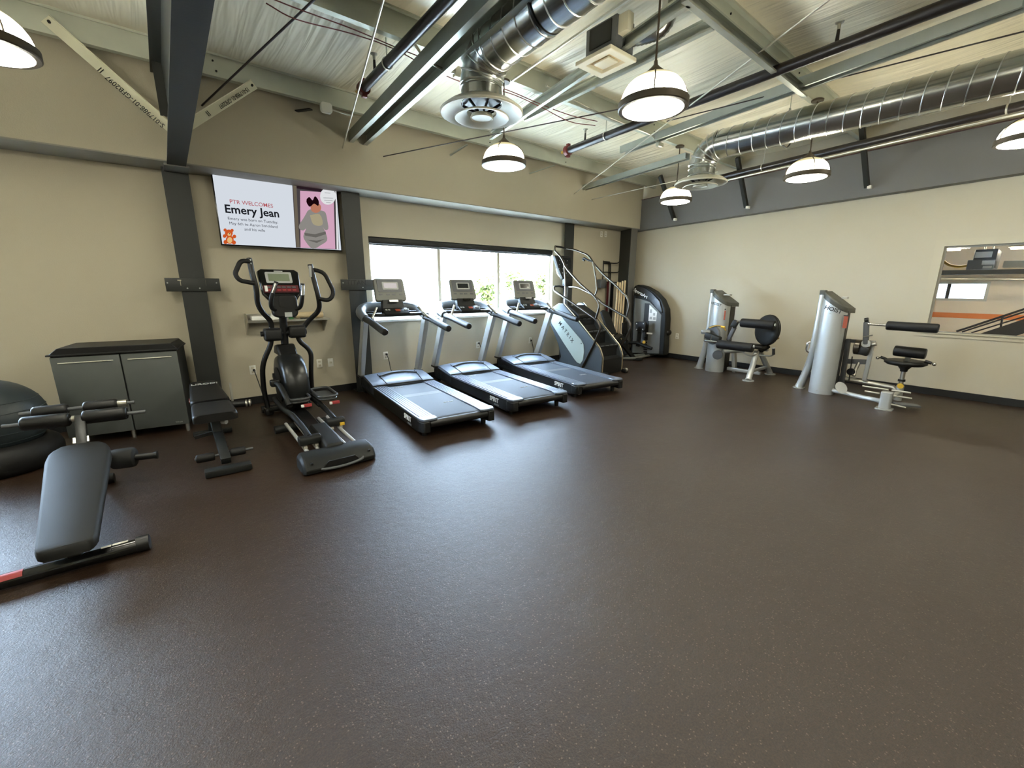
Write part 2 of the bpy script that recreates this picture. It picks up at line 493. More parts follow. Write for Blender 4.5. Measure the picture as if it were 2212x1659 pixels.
# right wall with the window to the next room
RW = (-1.7, 1.045, 0.94, 2.18)
struct(sheet([YN - .2, RW[0], RW[1], YB], [0, RW[2], RW[3], 4.35], lambda u, v: RW[0] < u < RW[1] and RW[2] < v < RW[3],
      lambda u, v: (XR, u, v), lambda u, v: (XR + .18, u, v), 'wall_right', 'wall', smooth=False), 'tan painted wall with the interior window', 'wall')
struct(G().span((XL - .2, YN, 0), (XL, YB, 4.4)).build('wall_left', 'wall', smooth=False), 'tan painted end wall out of frame', 'wall')
struct(G().span((XL - .2, YN - .2, 0), (XR + .2, YN, 4.5)).build('wall_near', 'wall', smooth=False), 'tan painted wall behind the viewer', 'wall')
# roof insulation: sagging, wrinkled sheet
PURLINS = [5.9, 4.09, 2.22, 0.4, -1.42, -3.24]
def ceiling():
    g = G(); nx, ny = 300, 100
    xs = np.linspace(XL, XR, nx); ysr = np.linspace(YN, YS + .05, ny)
    rnd = random.Random(3)
    w = [(rnd.uniform(4, 26), rnd.uniform(0, 6.28), rnd.uniform(-1.4, 1.4), rnd.uniform(.25, 1)) for _ in range(10)]
    for y in ysr:
        d = min(abs(y - p) for p in PURLINS); s = min(1, d / .9)
        bay = int(sum(y < p for p in PURLINS))
        for x in xs:
            z = z_roof(y) - .045 * math.sin(s * math.pi / 2)
            f = sum(a * math.sin(k * x + ph + bay * 1.7 + sl * (y - 3)) for k, ph, sl, a in w) / 4
            mod = .5 + .5 * math.sin(1.3 * x + bay * 2.1)
            g.v.append((x, y, z + .012 * f * s * (0.35 + mod)))
    for j in range(ny - 1):
        for i in range(nx - 1):
            a = j * nx + i; g.f.append((a, a + 1, a + nx + 1, a + nx))
    return g.build('ceiling', 'insul', ang=180)
struct(ceiling(), 'white wrinkled vinyl roof insulation between the purlins', 'ceiling')
# skirtings
struct(G().span((XL, YB - .012, 0), (XR, YB, .105), bev=.003).build('baseboard_back', 'base_black', smooth=False), 'black rubber skirting along the window wall', 'baseboard')
struct(G().span((XR - .012, YN, 0), (XR, YB - .012, .105), bev=.003).build('baseboard_right', 'base_black', smooth=False), 'black rubber skirting along the plain tan wall', 'baseboard')

# ---- window in the back wall
def window(num, x0, x1, z0, z1, muls, label):
    e = thing('window_%d' % num, label, 'window', ((x0 + x1) / 2, YB + .1, z0), kind='structure')
    yf0, yf1 = YB + .09, YB + .15; t = .045
    g = sheet([x0, x0 + t, x1 - t, x1], [z0, z0 + t, z1 - t, z1], lambda u, v: x0 + t < u < x1 - t and z0 + t < v < z1 - t,
              lambda u, v: (u, yf0, v), lambda u, v: (u, yf1, v), 'window_frame', 'white_plastic', parent=e, smooth=False)
    edges = [x0 + t] + muls + [x1 - t]
    for m_ in muls:
        G().span((m_ - .03, yf0 - .005, z0 + t), (m_ + .03, yf1, z1 - t), bev=.006).build('mullion', 'casing', e, smooth=False)
    for a, b in zip(edges[:-1], edges[1:]):
        G().span((a + .01, YB + .117, z0 + t - .01), (b - .01, YB + .123, z1 - t + .01)).build('window_pane', 'glass', e, smooth=False)
    G().span((x0 - .02, YB - .05, z0 - .03), (x1 + .02, YB + .1, z0 + .006), bev=.006).build('window_sill', 'white_plastic', e, smooth=False)
    return e
window(1, *WIN, [3.80, 5.09], 'wide three pane window behind the treadmills')
window(2, *WIN2, [-4.4, -3.1], 'wide three pane window beyond the grey cabinet')
for k, (wn, nm) in enumerate(((WIN, 'dark rolled up window shade above the treadmills'), (WIN2, 'dark rolled up window shade in the far bay'))):
    r = thing('roller_shade', nm, 'window shade', ((wn[0] + wn[1]) / 2, YB + .04, wn[3] - .11))
    G().span((wn[0] + .005, YB + .012, wn[3] - .1), (wn[1] - .005, YB + .085, wn[3] - .004), bev=.012).build('cassette', 'dark_grey', r)
    G().cyl((wn[0] + .02, YB + .05, wn[3] - .11), (wn[1] - .02, YB + .05, wn[3] - .11), .012).build('hem_bar', 'mid_grey', r)

# ---- interior window in the right wall
e = thing('window_3', 'interior window looking into the orange striped room', 'window', (XR + .09, -.3, RW[2]), kind='structure')
sheet([RW[0] - .1, RW[0], RW[1], RW[1] + .1], [RW[2] - .06, RW[2], RW[3], RW[3] + .09], lambda u, v: RW[0] < u < RW[1] and RW[2] < v < RW[3],
      lambda u, v: (XR - .014, u, v), lambda u, v: (XR + .0, u, v), 'casing', 'casing', parent=e, smooth=False)
sheet([RW[0], RW[0] + .025, RW[1] - .025, RW[1]], [RW[2], RW[2] + .02, RW[3] - .025, RW[3]], lambda u, v: RW[0] + .025 < u < RW[1] - .025 and RW[2] + .02 < v < RW[3] - .025,
      lambda u, v: (XR + .02, u, v), lambda u, v: (XR + .07, u, v), 'window_frame', 'soffit', parent=e, smooth=False)
G().span((XR + .042, RW[0] + .015, RW[2] + .01), (XR + .048, RW[1] - .015, RW[3] - .015)).build('window_pane', 'glass', e, smooth=False)
G().span((XR - .03, RW[0] - .1, RW[2] - .012), (XR + .02, RW[1] + .1, RW[2] + .006), bev=.004).build('window_sill', 'casing', e, smooth=False)

# ---- the room seen through it
NX = 14.2
M['next_wall'] = mat('next_room_cream_paint', 'd9c4a2', 0.8)
M['orange_band'] = mat('orange_band_paint', 'd9793a', 0.7)
M['next_dark'] = mat('dark_deck', '3a352f', 0.7)
NW = (at(2022, 640, x=NX).y, at(2126, 640, x=NX).y, at(2126, 646, x=NX).z, at(2126, 613, x=NX).z)
wy0, wy1, wz0, wz1 = min(NW[0] + 1.2, 99), NW[1], NW[2], NW[3]
struct(sheet([-6, wy1, wy0, 5], [-1.2, wz0, wz1, 3.6], lambda u, v: wy1 < u < wy0 and wz0 < v < wz1, lambda u, v: (NX, u, v), lambda u, v: (NX + .15, u, v),
             'wall_next_room', 'next_wall', smooth=False), 'cream wall with orange band seen through the interior window', 'wall')
struct(G().span((NX - .012, -6, at(2100, 688, x=NX).z), (NX, 5, at(2100, 677, x=NX).z)).build('trim_2', 'orange_band', smooth=False), 'orange band painted along the next room wall', 'trim')
struct(G().span((XR + .18, -6, -1.3), (NX, 5, -1.2)).build('floor_next_room', 'next_wall', smooth=False), 'pale floor of the neighbouring room', 'floor')
struct(G().span((XR + .18, -6, 3.6), (NX, 5, 3.7)).build('ceiling_next_room', 'next_dark', smooth=False), 'dark roof deck of the neighbouring room', 'ceiling')
struct(G().span((XR + .18, 5, -1.3), (NX + .15, 5.15, 3.7)).build('wall_next_room_side', 'next_wall', smooth=False), 'cream side wall of the neighbouring room', 'wall')
struct(G().span((XR + .18, -6.15, -1.3), (NX + .15, -6, 3.7)).build('wall_next_room_far', 'next_wall', smooth=False), 'cream end wall of the neighbouring room', 'wall')
struct(G().span((XR, -6, -1.3), (XR + .18, 5, -.125)).build('wall_next_room_near', 'next_wall', smooth=False), 'unseen low cream wall added under the interior window against stray daylight', 'wall')  # unseen wall, added to keep daylight from leaking in below floor level
M['tinted'] = glass_mat('tinted_glass', tint=(.3, .3, .3, 1))
wf = thing('window_4', 'bright window high on the far cream wall', 'window', (NX + .05, (wy0 + wy1) / 2, wz0), kind='structure')
sheet([wy1 - .05, wy1, wy0, wy0 + .05], [wz0 - .05, wz0, wz1, wz1 + .05], lambda u, v: wy1 < u < wy0 and wz0 < v < wz1, lambda u, v: (NX - .02, u, v), lambda u, v: (NX + .02, u, v), 'window_frame', 'casing', parent=wf, smooth=False)
G().span((NX + .06, wy1, wz0), (NX + .066, wy0, wz1))  .build('window_pane', 'tinted', wf, smooth=False)
for t in (.3, .62):
    G().span((NX + .03, wy1 + (wy0 - wy1) * t - .03, wz0), (NX + .055, wy1 + (wy0 - wy1) * t + .03, wz1)).build('mullion', 'frame_dark', wf, smooth=False)
struct(G().span((NX - .5, -6, at(2150, 592, x=NX - .5).z), (NX - .2, 5, at(2150, 582, x=NX - .5).z)).build('beam_next_room', 'frame_dark', smooth=False), 'dark steel beam across the neighbouring room', 'beam')
cd = G().tube([at(2028, 603, x=NX - .6), at(2212, 604, x=NX - .6), at(2300, 604, x=NX - .6)], .03).build('pipe_run', 'conduit')
tag(cd, 'pale pipe along the cream wall of the neighbouring room', 'pipe')
hv = thing('air_handler', 'grey air handler box with white notices in the neighbouring room', 'air handler', at(2120, 582, x=12.2))
a, b = at(2097, 580, x=12.0), at(2158, 537, x=12.0)
G().span((12.0, b.y, a.z), (12.9, a.y, b.z), bev=.02).build('housing', 'mid_grey', hv)
c0 = at(2086, 583, x=11.9); c1 = at(2150, 560, x=11.9)
G().span((11.9, c1.y, c0.z), (12.0, c0.y, c1.z), bev=.01).build('lower_cover', 'steel_grey', hv)
for (x0, y0, x1, y1) in ((2105, 557, 2145, 543), (2120, 572, 2150, 562), (2122, 580, 2143, 574)):
    p, q = at(x0, y0, x=11.88), at(x1, y1, x=11.88)
    G().span((11.88, q.y, p.z), (11.898, p.y, q.z)).build('notice', 'white', hv, smooth=False)
G().tube(spline([at(2035, 562, x=12.4), at(2050, 572, x=12.3), at(2070, 576, x=12.2), at(2090, 574, x=12.1)]), .025).build('hose', 'yellow', hv)
for yy in (a.y - .2, b.y + .2): G().cyl((12.4, yy, b.z - .01), (12.4, yy, 3.6), .012, seg=8).build('hanger_rod', 'conduit', hv)
b2 = thing('duct_box', 'long cream duct box beside the air handler in the neighbouring room', 'duct', at(2190, 577, x=12.3))
p, q = at(2165, 578, x=12.2), at(2290, 560, x=12.2)
G().span((12.2, q.y, p.z), (12.7, p.y, q.z), bev=.01).build('duct_body', 'casing', b2)
for (x0, x1, yy, nm) in ((2043, 2074, 537, 'lit strip light near the edge of the interior window'), (2182, 2240, 534, 'lit strip light beside the long duct box')):
    p, q = at(x0, yy + 4, x=12.6), at(x1, yy - 3, x=12.6)
    sl = thing('strip_light', nm, 'light', p, group='strip lights in the next room')
    G().span((12.6, q.y, p.z), (12.8, p.y, q.z), bev=.01).build('diffuser', 'tube_light', sl)
    G().span((12.58, q.y - .03, q.z), (12.82, p.y + .03, q.z + .06)).build('housing', 'casing', sl)
st = thing('stair_rail', 'dark metal stair with sloping handrails in the neighbouring room', 'stairs', at(2130, 720, x=11.2))
def sp(x, y, d=11.2): return at(x, y, x=d)
G().tube([sp(2066, 716), sp(2212, 668), sp(2300, 639)], .018).build('handrail', 'rod_dark', st)
G().tube([sp(2078, 717), sp(2212, 674), sp(2300, 646)], .014).build('handrail', 'rod_dark', st)
G().tube([sp(2098, 719), sp(2212, 684), sp(2300, 657)], .012).build('mid_rail', 'rod_dark', st)
G().tube([sp(2161, 712), sp(2166, 683)], .014).build('rail_post', 'rod_dark', st)
G().bar(sp(2118, 735), sp(2300, 676), .06, .22).build('stringer', 'next_dark', st)

# ---- outside
M['leaf'] = mat('garden_leaf', '646c30', 0.6)
M['bark'] = mat('tree_bark', '5b4a38', 0.9)
M['pale_ground'] = mat('pale_ground', 'd9d6cc', 0.9)
struct(G().span((-30, YB + .6, -1.2), (40, 60, -1.0)).build('ground_outside', 'pale_ground', smooth=False), 'pale sunlit ground outside the windows', 'ground')
def tree(px, py, d, rr, label, seed):
    c = at(px, py, y=d); r = random.Random(seed)
    e = thing('garden_tree', label, 'tree', (c.x, d, -1.0), group='trees outside the window')
    G().tube([(c.x, d, -1.0), (c.x + .05, d, c.z - rr * .4), (c.x, d, c.z)], [.12, .08, .03]).build('trunk', 'bark', e)
    g = G()
    for _ in range(900):
        v = Vector((r.gauss(0, .5), r.gauss(0, .5), r.gauss(0, .6))) * rr + Vector((c.x, d, c.z))
        a = Vector((r.uniform(-1, 1), r.uniform(-1, 1), r.uniform(-1, 1))).normalized(); b = a.orthogonal().normalized(); s = r.uniform(.07, .16)
        g.add([v - a * s, v + b * s * .5, v + a * s, v - b * s * .5], [(0, 1, 2, 3)])
    g.build('foliage', 'leaf', e, smooth=False, kind='stuff')
tree(1052, 625, 15.5, .55, 'small pale green tree outside the middle pane', 2)
tree(1110, 605, 16.5, .8, 'bushy yellow green tree outside the third pane', 3)
tree(1172, 610, 17.5, .7, 'yellow green tree at the far edge of the third pane', 4)

# ---- steel columns of the window wall
def i_column(name, x0, x1, yf, z1, label, cap=False):
    e = thing(name, label, 'column', ((x0 + x1) / 2, (yf + YB) / 2, 0), kind='structure')
    xm = (x0 + x1) / 2
    G().span((x0, yf, 0), (x1, yf + .014, z1)).build('front_flange', 'frame_dark', e, smooth=False)
    G().span((xm - .008, yf + .014, 0), (xm + .008, YB, z1)).build('web', 'frame_dark', e, smooth=False)
    G().span((x0, yf - .04, 0), (x1, YB, .016)).build('base_plate', 'frame_dark', e, smooth=False)
    return e
i_column('column_1', .185, .428, 6.415, ZS, 'dark steel column beside the grey cabinet')
i_column('column_2', 2.135, 2.388, 6.415, ZS, 'dark steel column between the screen and the window')
i_column('column_3', 6.70, 6.965, 6.515, ZS, 'dark steel column behind the stair climber')
cx0, cx1 = at(1364, 500, y=6.16).x, at(1375, 500, y=6.16).x
e = thing('column_4', 'dark steel column in the far corner of the room', 'column', (8.6, 6.4, 0), kind='structure')
G().span((cx0, 6.15, 0), (cx1 + .03, 6.165, ZS)).build('front_flange', 'beam_grey', e, smooth=False)
G().prism([(cx0, 6.165), (cx0 + .012, 6.165), (at(1341, 499, y=YB).x + .02, YB), (at(1341, 499, y=YB).x, YB)], 'z', 0, ZS).build('web', 'frame_dark', e, smooth=False)

# ---- frame rafter over the column by the cabinet
e = thing('roof_beam', 'dark steel roof beam running overhead from the column by the cabinet', 'beam', (.3, 2, 2.9), kind='structure')
def zr(y): return 2.845 + SLOPE * (YS - y)
xa, xb = .232, .395
def slopebox(x0, x1, y0, y1, za, zb):   # za, zb: functions of y
    g = G(); vs = []
    for y in (y0, y1):
        vs += [(x0, y, za(y)), (x1, y, za(y)), (x1, y, zb(y)), (x0, y, zb(y))]
    return g.add(vs, [(0, 1, 2, 3), (7, 6, 5, 4), (0, 4, 5, 1), (1, 5, 6, 2), (2, 6, 7, 3), (3, 7, 4, 0)])
slopebox(xa, xb, YN, YS + .05, zr, lambda y: zr(y) + .016).build('bottom_flange', 'frame_dark', e, smooth=False)
slopebox(.309, .319, YN, YS, lambda y: zr(y) + .016, lambda y: z_purlin(y) - .03).build('web', 'frame_dark', e, smooth=False)
slopebox(xa - .01, xb + .01, YN, YS - .03, lambda y: z_purlin(y) - .03, lambda y: z_purlin(y) - .014).build('top_flange', 'frame_dark', e, smooth=False)
G().span((.205, YS - .05, ZS - .045), (.425, YB, ZS - .02)).build('cap_plate', 'beam_grey', e, smooth=False)
G().span((.235, 5.83, z_purlin(5.9) - .5), (.309, 5.845, z_purlin(5.9) - .03)).build('stiffener', 'frame_dark', e, smooth=False)

# ---- deep grey beam along the top of the right wall
def zb0(y): return 2.862 + .0305 * (6.2 - y)
def zb1(y): return 3.50 + .033 * (6.2 - y)
XB = 8.755
e = thing('wall_beam', 'deep grey steel beam along the top of the plain tan wall', 'beam', (XB, 1, 2.9), kind='structure')
slopebox(XB, XB + .012, YN, YB, zb0, zb1).build('web', 'beam_grey', e, smooth=False)
slopebox(XB - .02, XR, YN, YB, lambda y: zb0(y) - .012, zb0).build('bottom_flange', 'beam_grey', e, smooth=False)
M['primer'] = mat('red_primer', '4c2f2a', 0.6)
slopebox(XB - .02, XR, YN, YB, zb1, lambda y: zb1(y) + .012).build('top_flange', 'primer', e, smooth=False)

# ---- roof purlins
for k, y in enumerate(PURLINS):
    lab = ['first', 'second', 'third', 'fourth', 'fifth', 'sixth'][k] + ' galvanized roof purlin counting out from the window wall'
    e = thing('roof_purlin', lab, 'purlin', (1, y, z_purlin(y)), group='roof purlins', kind='structure')
    z0, z1 = z_purlin(y), z_purlin(y) + .2
    G().prism([(y - .002, z0), (y + .06, z0 - .002), (y + .06, z0 + .014), (y + .055, z0 + .014), (y + .055, z0 + .003), (y + .003, z0 + .005),
               (y + .003, z1), (y - .06, z1), (y - .06, z1 - .02), (y - .056, z1 - .02), (y - .056, z1 - .004), (y - .002, z1 - .004)], 'x', XL, XR - .01).build('purlin_section', 'galv_soft', e, smooth=False)
    for x in (-3, -1.3, .75, 2.6, 4.3, 6.0, 7.7):
        G().cyl((x, y - .002, z0 + .14), (x, y - .012, z0 + .14), .009, seg=8).build('bolt', 'dark_grey', e)
        G().cyl((x + .02, y - .002, z0 + .05), (x + .02, y - .012, z0 + .05), .009, seg=8).build('bolt', 'dark_grey', e)
# ================================================================== under the roof
# ---- stamped flange braces
def brace(pa, pb, s, label, flip):
    a, b = Vector(pa), Vector(pb); d = (b - a).normalized(); nrm = Vector((0, -1, 0)); side = d.cross(nrm).normalized()
    if side.z < 0: side = -side
    e = thing('flange_brace', label, 'steel brace', a)
    w = .088
    R = Matrix((d, nrm, side)).transposed()
    G().box((a + b) / 2, ((b - a).length, .004, w), R=R).build('brace_face', 'galv_brace', e, smooth=False)
    G().box((a + b) / 2 + side * (w / 2) + nrm * .014, ((b - a).length, .03, .004), R=R).build('brace_lip', 'galv_brace', e, smooth=False)
    G().cyl(a + d * .03 + nrm * .002, a + d * .03 + nrm * .02, .012, seg=8).build('bolt', 'dark_grey', e)
    xd = (a - b) if flip else (b - a)
    xd.normalize(); ud = -side
    return e, xd, ud, nrm
M['galv_brace'] = mat('pale_galvanized', 'dcd9c2', 0.5, metal=0.3)
e, xd, ud, nr = brace(at(97, 40, y=5.86), at(376, 284, y=5.86), '', 'stamped galvanized brace sloping up past the lit lamp', True)
c = (at(345, 265, y=5.85) + at(240, 176, y=5.85)) / 2
lettering('stamp', 'S-017988-01-GFB2097', .062, 'dark_grey', c + Vector((0, -.008, 0)), xd, ud, e, sx=.88)
c = at(218, 152, y=5.85)
lettering('stamp', 'II', .07, 'dark_grey', c + Vector((0, -.008, 0)), xd, ud, e)
e, xd, ud, nr = brace(at(549, 182, y=5.86), at(392, 281, y=5.86), '', 'stamped galvanized brace sloping up towards the screen side', False)
c = (at(542, 190, y=5.85) + at(468, 234, y=5.85)) / 2
lettering('stamp', '15-017988-01-GFB2097', .055, 'dark_grey', c + Vector((0, -.008, 0)), xd, ud, e, sx=.72)
c = at(449, 245, y=5.85)
lettering('stamp', 'II', .07, 'dark_grey', c + Vector((0, -.008, 0)), xd, ud, e)

# ---- dark braces down to the grey wall beam
for (top, bot, yy, lab) in (((1600, 380), (1612, 447), 3.84, 'dark brace on the grey wall beam behind the farther duct'), ((1865, 312), (1873, 403), 2.05, 'dark brace on the grey wall beam above the seated machine'),
                            ((1448, 448), (1456, 473), 5.3, 'short dark brace on the grey wall beam by the corner lamp')):
    b = at(*bot, x=8.70); yy = b.y; a = at(*top, y=yy); d = (a - b).normalized(); a = b + d * ((z_purlin(yy) - b.z) / d.z)
    e = thing('beam_brace', lab, 'steel brace', b, group='dark braces on the wall beam')
    G().bar(a, b, .07, .06, up=(0, 1, 0)).build('brace_bar', 'frame_dark', e, smooth=False)
    G().box(b + Vector((-.01, -.035, -.015)), (.08, .05, .045), bev=.004).build('end_clip', 'white_plastic', e)

# ---- pendant lamps
def pendant(p, label, flip=0):
    x, y, z = p
    e = thing('pendant_lamp', label, 'lamp', (x, y, z), group='glass pendant lamps')
    G().lathe([(.245, 0), (.252, .006), (.252, .05), (.238, .056), (.236, .012)], p, seg=40).build('rim_band', 'bronze', e)
    G().lathe([(.0, -.026), (.08, -.024), (.16, -.016), (.215, -.003), (.236, .012)], p, seg=40).build('lens', 'lamp_lens', e)
    prof = [(.232, .05)] + [(.232 * math.cos(t) ** .85, .05 + .185 * math.sin(t)) for t in [math.radians(q) for q in (10, 22, 34, 46, 58, 68, 76)]] + [(.045, .234)]
    G().lathe(prof, p, seg=44).build('glass_dome', 'lamp_glass', e)
    G().lathe([(.075, .228), (.07, .243), (.035, .272), (.016, .292), (.012, .32)], p, seg=24).build('cap', 'bronze', e)
    for k in range(4):
        a = math.radians(35 + 90 * k); ca, sa = math.cos(a), math.sin(a)
        G().tube([(x + (r + .006) * ca, y + (r + .006) * sa, z + h) for r, h in prof] , .005, seg=6).build('strap', 'bronze', e)
    zt = z_purlin(y) - .002
    G().cyl((x, y, z + .31), (x, y, zt - .03), .008, seg=10).build('stem', 'bronze', e)
    G().lathe([(.065, -.03), (.068, -.012), (.05, 0)], (x, y, zt), seg=24).build('canopy', 'bronze', e)
    return e
pendant((3.03, 2.085, 2.88), 'lit glass pendant lamp largest in view over the middle of the room')
pendant((3.215, 4.12, 2.92), 'lit glass pendant lamp below the round vent nearest the window')
pendant((6.72, 4.07, 2.94), 'lit glass pendant lamp just under the farther round vent')
pendant((6.55, 2.17, 2.94), 'lit glass pendant lamp hanging in front of the grey wall beam')
pendant((7.02, .38, 3.03), 'lit glass pendant lamp at the edge of view by the end of the grey beam')
pendant((-.615, 4.09, 2.915), 'lit glass pendant lamp in the corner of view above the cabinet')
for x, y in ((-4.2, 4.09), (-.5, 2.1), (-4.2, 2.1), (-.5, .2), (3.1, .2), (-.5, -1.8), (3.1, -1.8), (6.6, -1.8), (-4.2, -1.8)):
    pendant((x, y, 2.95), 'lit glass pendant lamp over the open floor out of view')

# ---- spiral ducts
def duct(cx, cy, zd, xa_end, z_ax, y_end, r, label, seamw=.011):
    e = thing('spiral_duct', label, 'duct', (cx, cy, zd), group='galvanized spiral ducts')
    er = r * 1.35
    axis0 = Vector((cx, cy - er, z_ax)); axis1 = Vector((xa_end, y_end, z_ax))
    G().tube([axis0, axis1], r, seg=40).build('duct_tube', 'duct', e)
    # helical lock seam
    n = 0; L = (axis1 - axis0).length; pitch = .155; steps = int(L / pitch * 28); d = (axis1 - axis0) / L
    s = d.cross(Vector((0, 0, 1))).normalized(); u = s.cross(d)
    pts = [axis0 + d * (L * i / steps) + (s * math.cos(2 * math.pi * L * i / steps / pitch) + u * math.sin(2 * math.pi * L * i / steps / pitch)) * (r + .001) for i in range(steps + 1)]
    G().tube(pts, .0055, seg=5).build('spiral_seam', 'seam', e)
    # gored elbow
    cen = Vector((cx, cy - er, z_ax - er)); rings = []
    for k, adeg in enumerate((90, 78, 56, 34, 12, 0)):
        a = math.radians(adeg); rings.append(cen + Vector((0, math.cos(a) * er, math.sin(a) * er)))
    G().tube(rings, r, seg=40).build('elbow', 'duct', e, ang=25)
    for adeg in (84, 67, 45, 23, 4):
        a = math.radians(adeg); c = cen + Vector((0, math.cos(a) * er, math.sin(a) * er)); t = Vector((0, math.sin(a), -math.cos(a)))
        G().lathe([(r + .001, -.008), (r + .008, -.004), (r + .008, .004), (r + .001, .008)], c, seg=40, axis=t).build('elbow_seam', 'seam', e)
    G().cyl((cx, cy, z_ax - er + .005), (cx, cy, zd + .1), r * .97, seg=40).build('collar', 'duct', e)
    for h in (.12, .2):
        if zd + h < z_ax - er: G().lathe([(r * .97, -.006), (r * 1.02, 0), (r * .97, .006)], (cx, cy, zd + h), seg=40).build('collar_seam', 'seam', e)
    # round diffuser
    D = r * 1.98
    G().lathe([(r * .95, .1), (r * 1.08, .095), (D * .82, .07), (D, .022), (D * 1.0, .012), (D * .975, .004), (D * .93, .008), (D * .66, .068), (r * .98, .085)], (cx, cy, zd), seg=48, closed=True).build('diffuser_ring', 'cream_metal', e)
    G().lathe([(D * .66, -.022), (D * .645, -.03), (D * .60, -.028), (D * .36, .016), (D * .35, .026), (D * .63, -.014)], (cx, cy, zd), seg=48, closed=True).build('diffuser_cone', 'cream_metal', e)
    G().lathe([(.001, -.02), (D * .24, -.022), (D * .26, -.03), (D * .28, -.022), (D * .26, .0), (.001, .0)], (cx, cy, zd), seg=36).build('diffuser_disc', 'cream_metal', e)
    for k in range(6):
        a = math.radians(60 * k + 15)
        G().bar((cx + .05 * math.cos(a), cy + .05 * math.sin(a), zd + .02), (cx + r * .9 * math.cos(a), cy + r * .9 * math.sin(a), zd + .08), .012, .02).build('spoke', 'dark_grey', e)
    G().lathe([(.001, .088), (r * .93, .088), (r * .93, .096), (.001, .096)], (cx, cy, zd), seg=36).build('throat_shade', 'base_black', e)  # black disc stands in for the shade up inside the duct neck
    return e
duct(2.42, 3.42, 3.07, 1.95, 3.53, YN + .02, .185, 'galvanized spiral duct with a round vent, nearest overhead')
duct(6.10, 3.33, 2.995, 6.28, 3.46, YN + .02, .175, 'galvanized spiral duct along the plain tan wall')
# duct straps
for (x, y, z, r, nm) in ((6.24, 2.35, 3.46, .177, 'thin strap hanger holding the farther duct'), (2.375, 2.55, 3.53, .187, 'thin strap hanger holding the nearest duct')):
    e = thing('duct_hanger', nm, 'hanger', (x, y, z + r), group='duct strap hangers')
    G().lathe([(r, -.01), (r + .004, -.01), (r + .004, .01), (r, .01)], (x, y, z), seg=36, axis=(0, 1, 0), closed=True).build('strap_ring', 'dark_grey', e)
    G().cyl((x, y, z + r), (x, y, z_purlin(y) + .02), .005, seg=8).build('hanger_rod', 'conduit', e)
    G().box((x, y, z + r + .05), (.045, .012, .05), bev=.003).build('clip', 'galv', e)

# ---- sprinkler pipes
def sprinkler(a, b, r, label, hangers, heads, end=True):
    a, b = Vector(a), Vector(b); d = (b - a).normalized()
    e = thing('sprinkler_pipe', label, 'pipe', a, group='black sprinkler pipes')
    G().cyl(a, b, r, seg=16).build('pipe_run', 'pipe_black', e)
    if end:
        G().lathe([(r * 1.1, -.05), (r * 1.45, -.04), (r * 1.45, .02), (r * 1.1, .03)], a, seg=16, axis=d).build('coupling', 'red', e)
        G().box(a + Vector((0, 0, r * 1.5)), (.05, .05, .035), bev=.006).build('coupling_lug', 'red', e)
        G().box(a - Vector((0, 0, r * 1.6)), (.05, .05, .035), bev=.006).build('coupling_lug', 'red', e)
        G().cyl(a - d * .05, a - d * .12 + Vector((-.03, 0, -.01)), .022, seg=10).build('drain_plug', 'brass', e)
    for t in heads:
        p = a + d * t
        G().cyl(p + Vector((0, 0, r * .8)), p + Vector((0, 0, r + .09)), .016, .012, seg=10).build('head_nipple', 'pipe_black', e)
        G().lathe([(.012, .09), (.014, .13), (.032, .138), (.034, .145), (.01, .15)], p + Vector((0, 0, r)), seg=14).build('sprinkler_head', 'bare_steel', e)
    for t in hangers:
        p = a + d * t
        G().lathe([(r + .002, -.008), (r + .008, -.008), (r + .008, .008), (r + .002, .008)], p, seg=20, axis=d, closed=True).build('loop_hanger', 'conduit', e)
        G().cyl(p + Vector((0, 0, r)), (p.x, p.y, z_purlin(p.y) + .03), .006, seg=8).build('hanger_rod', 'conduit', e)
sprinkler((1.93, 4.84, 3.6), (1.80, YN, 3.7), .045, 'black sprinkler pipe nearest the screen wall end', (.62, 4.3), (.32, 3.2))
sprinkler((5.08, 4.93, 3.6), (4.52, YN, 3.7), .05, 'black sprinkler pipe over the middle of the room', (.75, 4.5), (.35, 3.4))
pa, pb = at(1572, 380, z=3.5), at(2212, 227, z=3.5); d_ = (pb - pa)
sprinkler(pa - d_ * .08, pa + d_ * 2.2, .05, 'black sprinkler pipe beside the grey wall beam', (.9, 3.6), (), end=False)
o = G().tube([pa - d_ * .35 + Vector((-.08, 0, -.1)), pa + Vector((-.02, 0, -.075)), pb + Vector((0, 0, -.075)), pa + d_ * 2.2 + Vector((0, 0, -.075))], .017).build('conduit_pipe', 'conduit')
tag(o, 'thin bright conduit under the sprinkler pipe by the grey beam', 'conduit')

# ---- light steel channels hung below the purlins
def channel(a, b, w, h, lip, label, name='steel_channel', m='galv'):
    """C section open downwards running from a to b (points on the underside centre line)."""
    a, b = Vector(a), Vector(b); d = (b - a).normalized(); s = d.cross(Vector((0, 0, 1))).normalized(); u = s.cross(d); t = .004
    prof = [(-w / 2, 0), (-w / 2 + lip, 0), (-w / 2 + lip, t), (-w / 2 + t, t), (-w / 2 + t, h - t), (w / 2 - t, h - t), (w / 2 - t, t), (w / 2 - lip, t), (w / 2 - lip, 0), (w / 2, 0), (w / 2, h), (-w / 2, h)]
    g = G(); g.loft([[a + s * p + u * q for p, q in prof], [b + s * p + u * q for p, q in prof]])
    o = g.build(name, m, smooth=False)
    return tag(o, label, 'steel channel')
A = (at(757, 308, y=6.14) + at(790, 314, y=6.14)) / 2
channel(A + Vector((.0, 0, 0)), (2.0, 1.2, A.z + .03), .24, .13, .055, 'wide galvanized channel running out from the wall beside the nearest duct')
o = channel(at(1262, 411, y=6.14), at(1485, 344, z=3.52), .11, .09, .03, 'pale galvanized channel from the far wall to the farther duct')
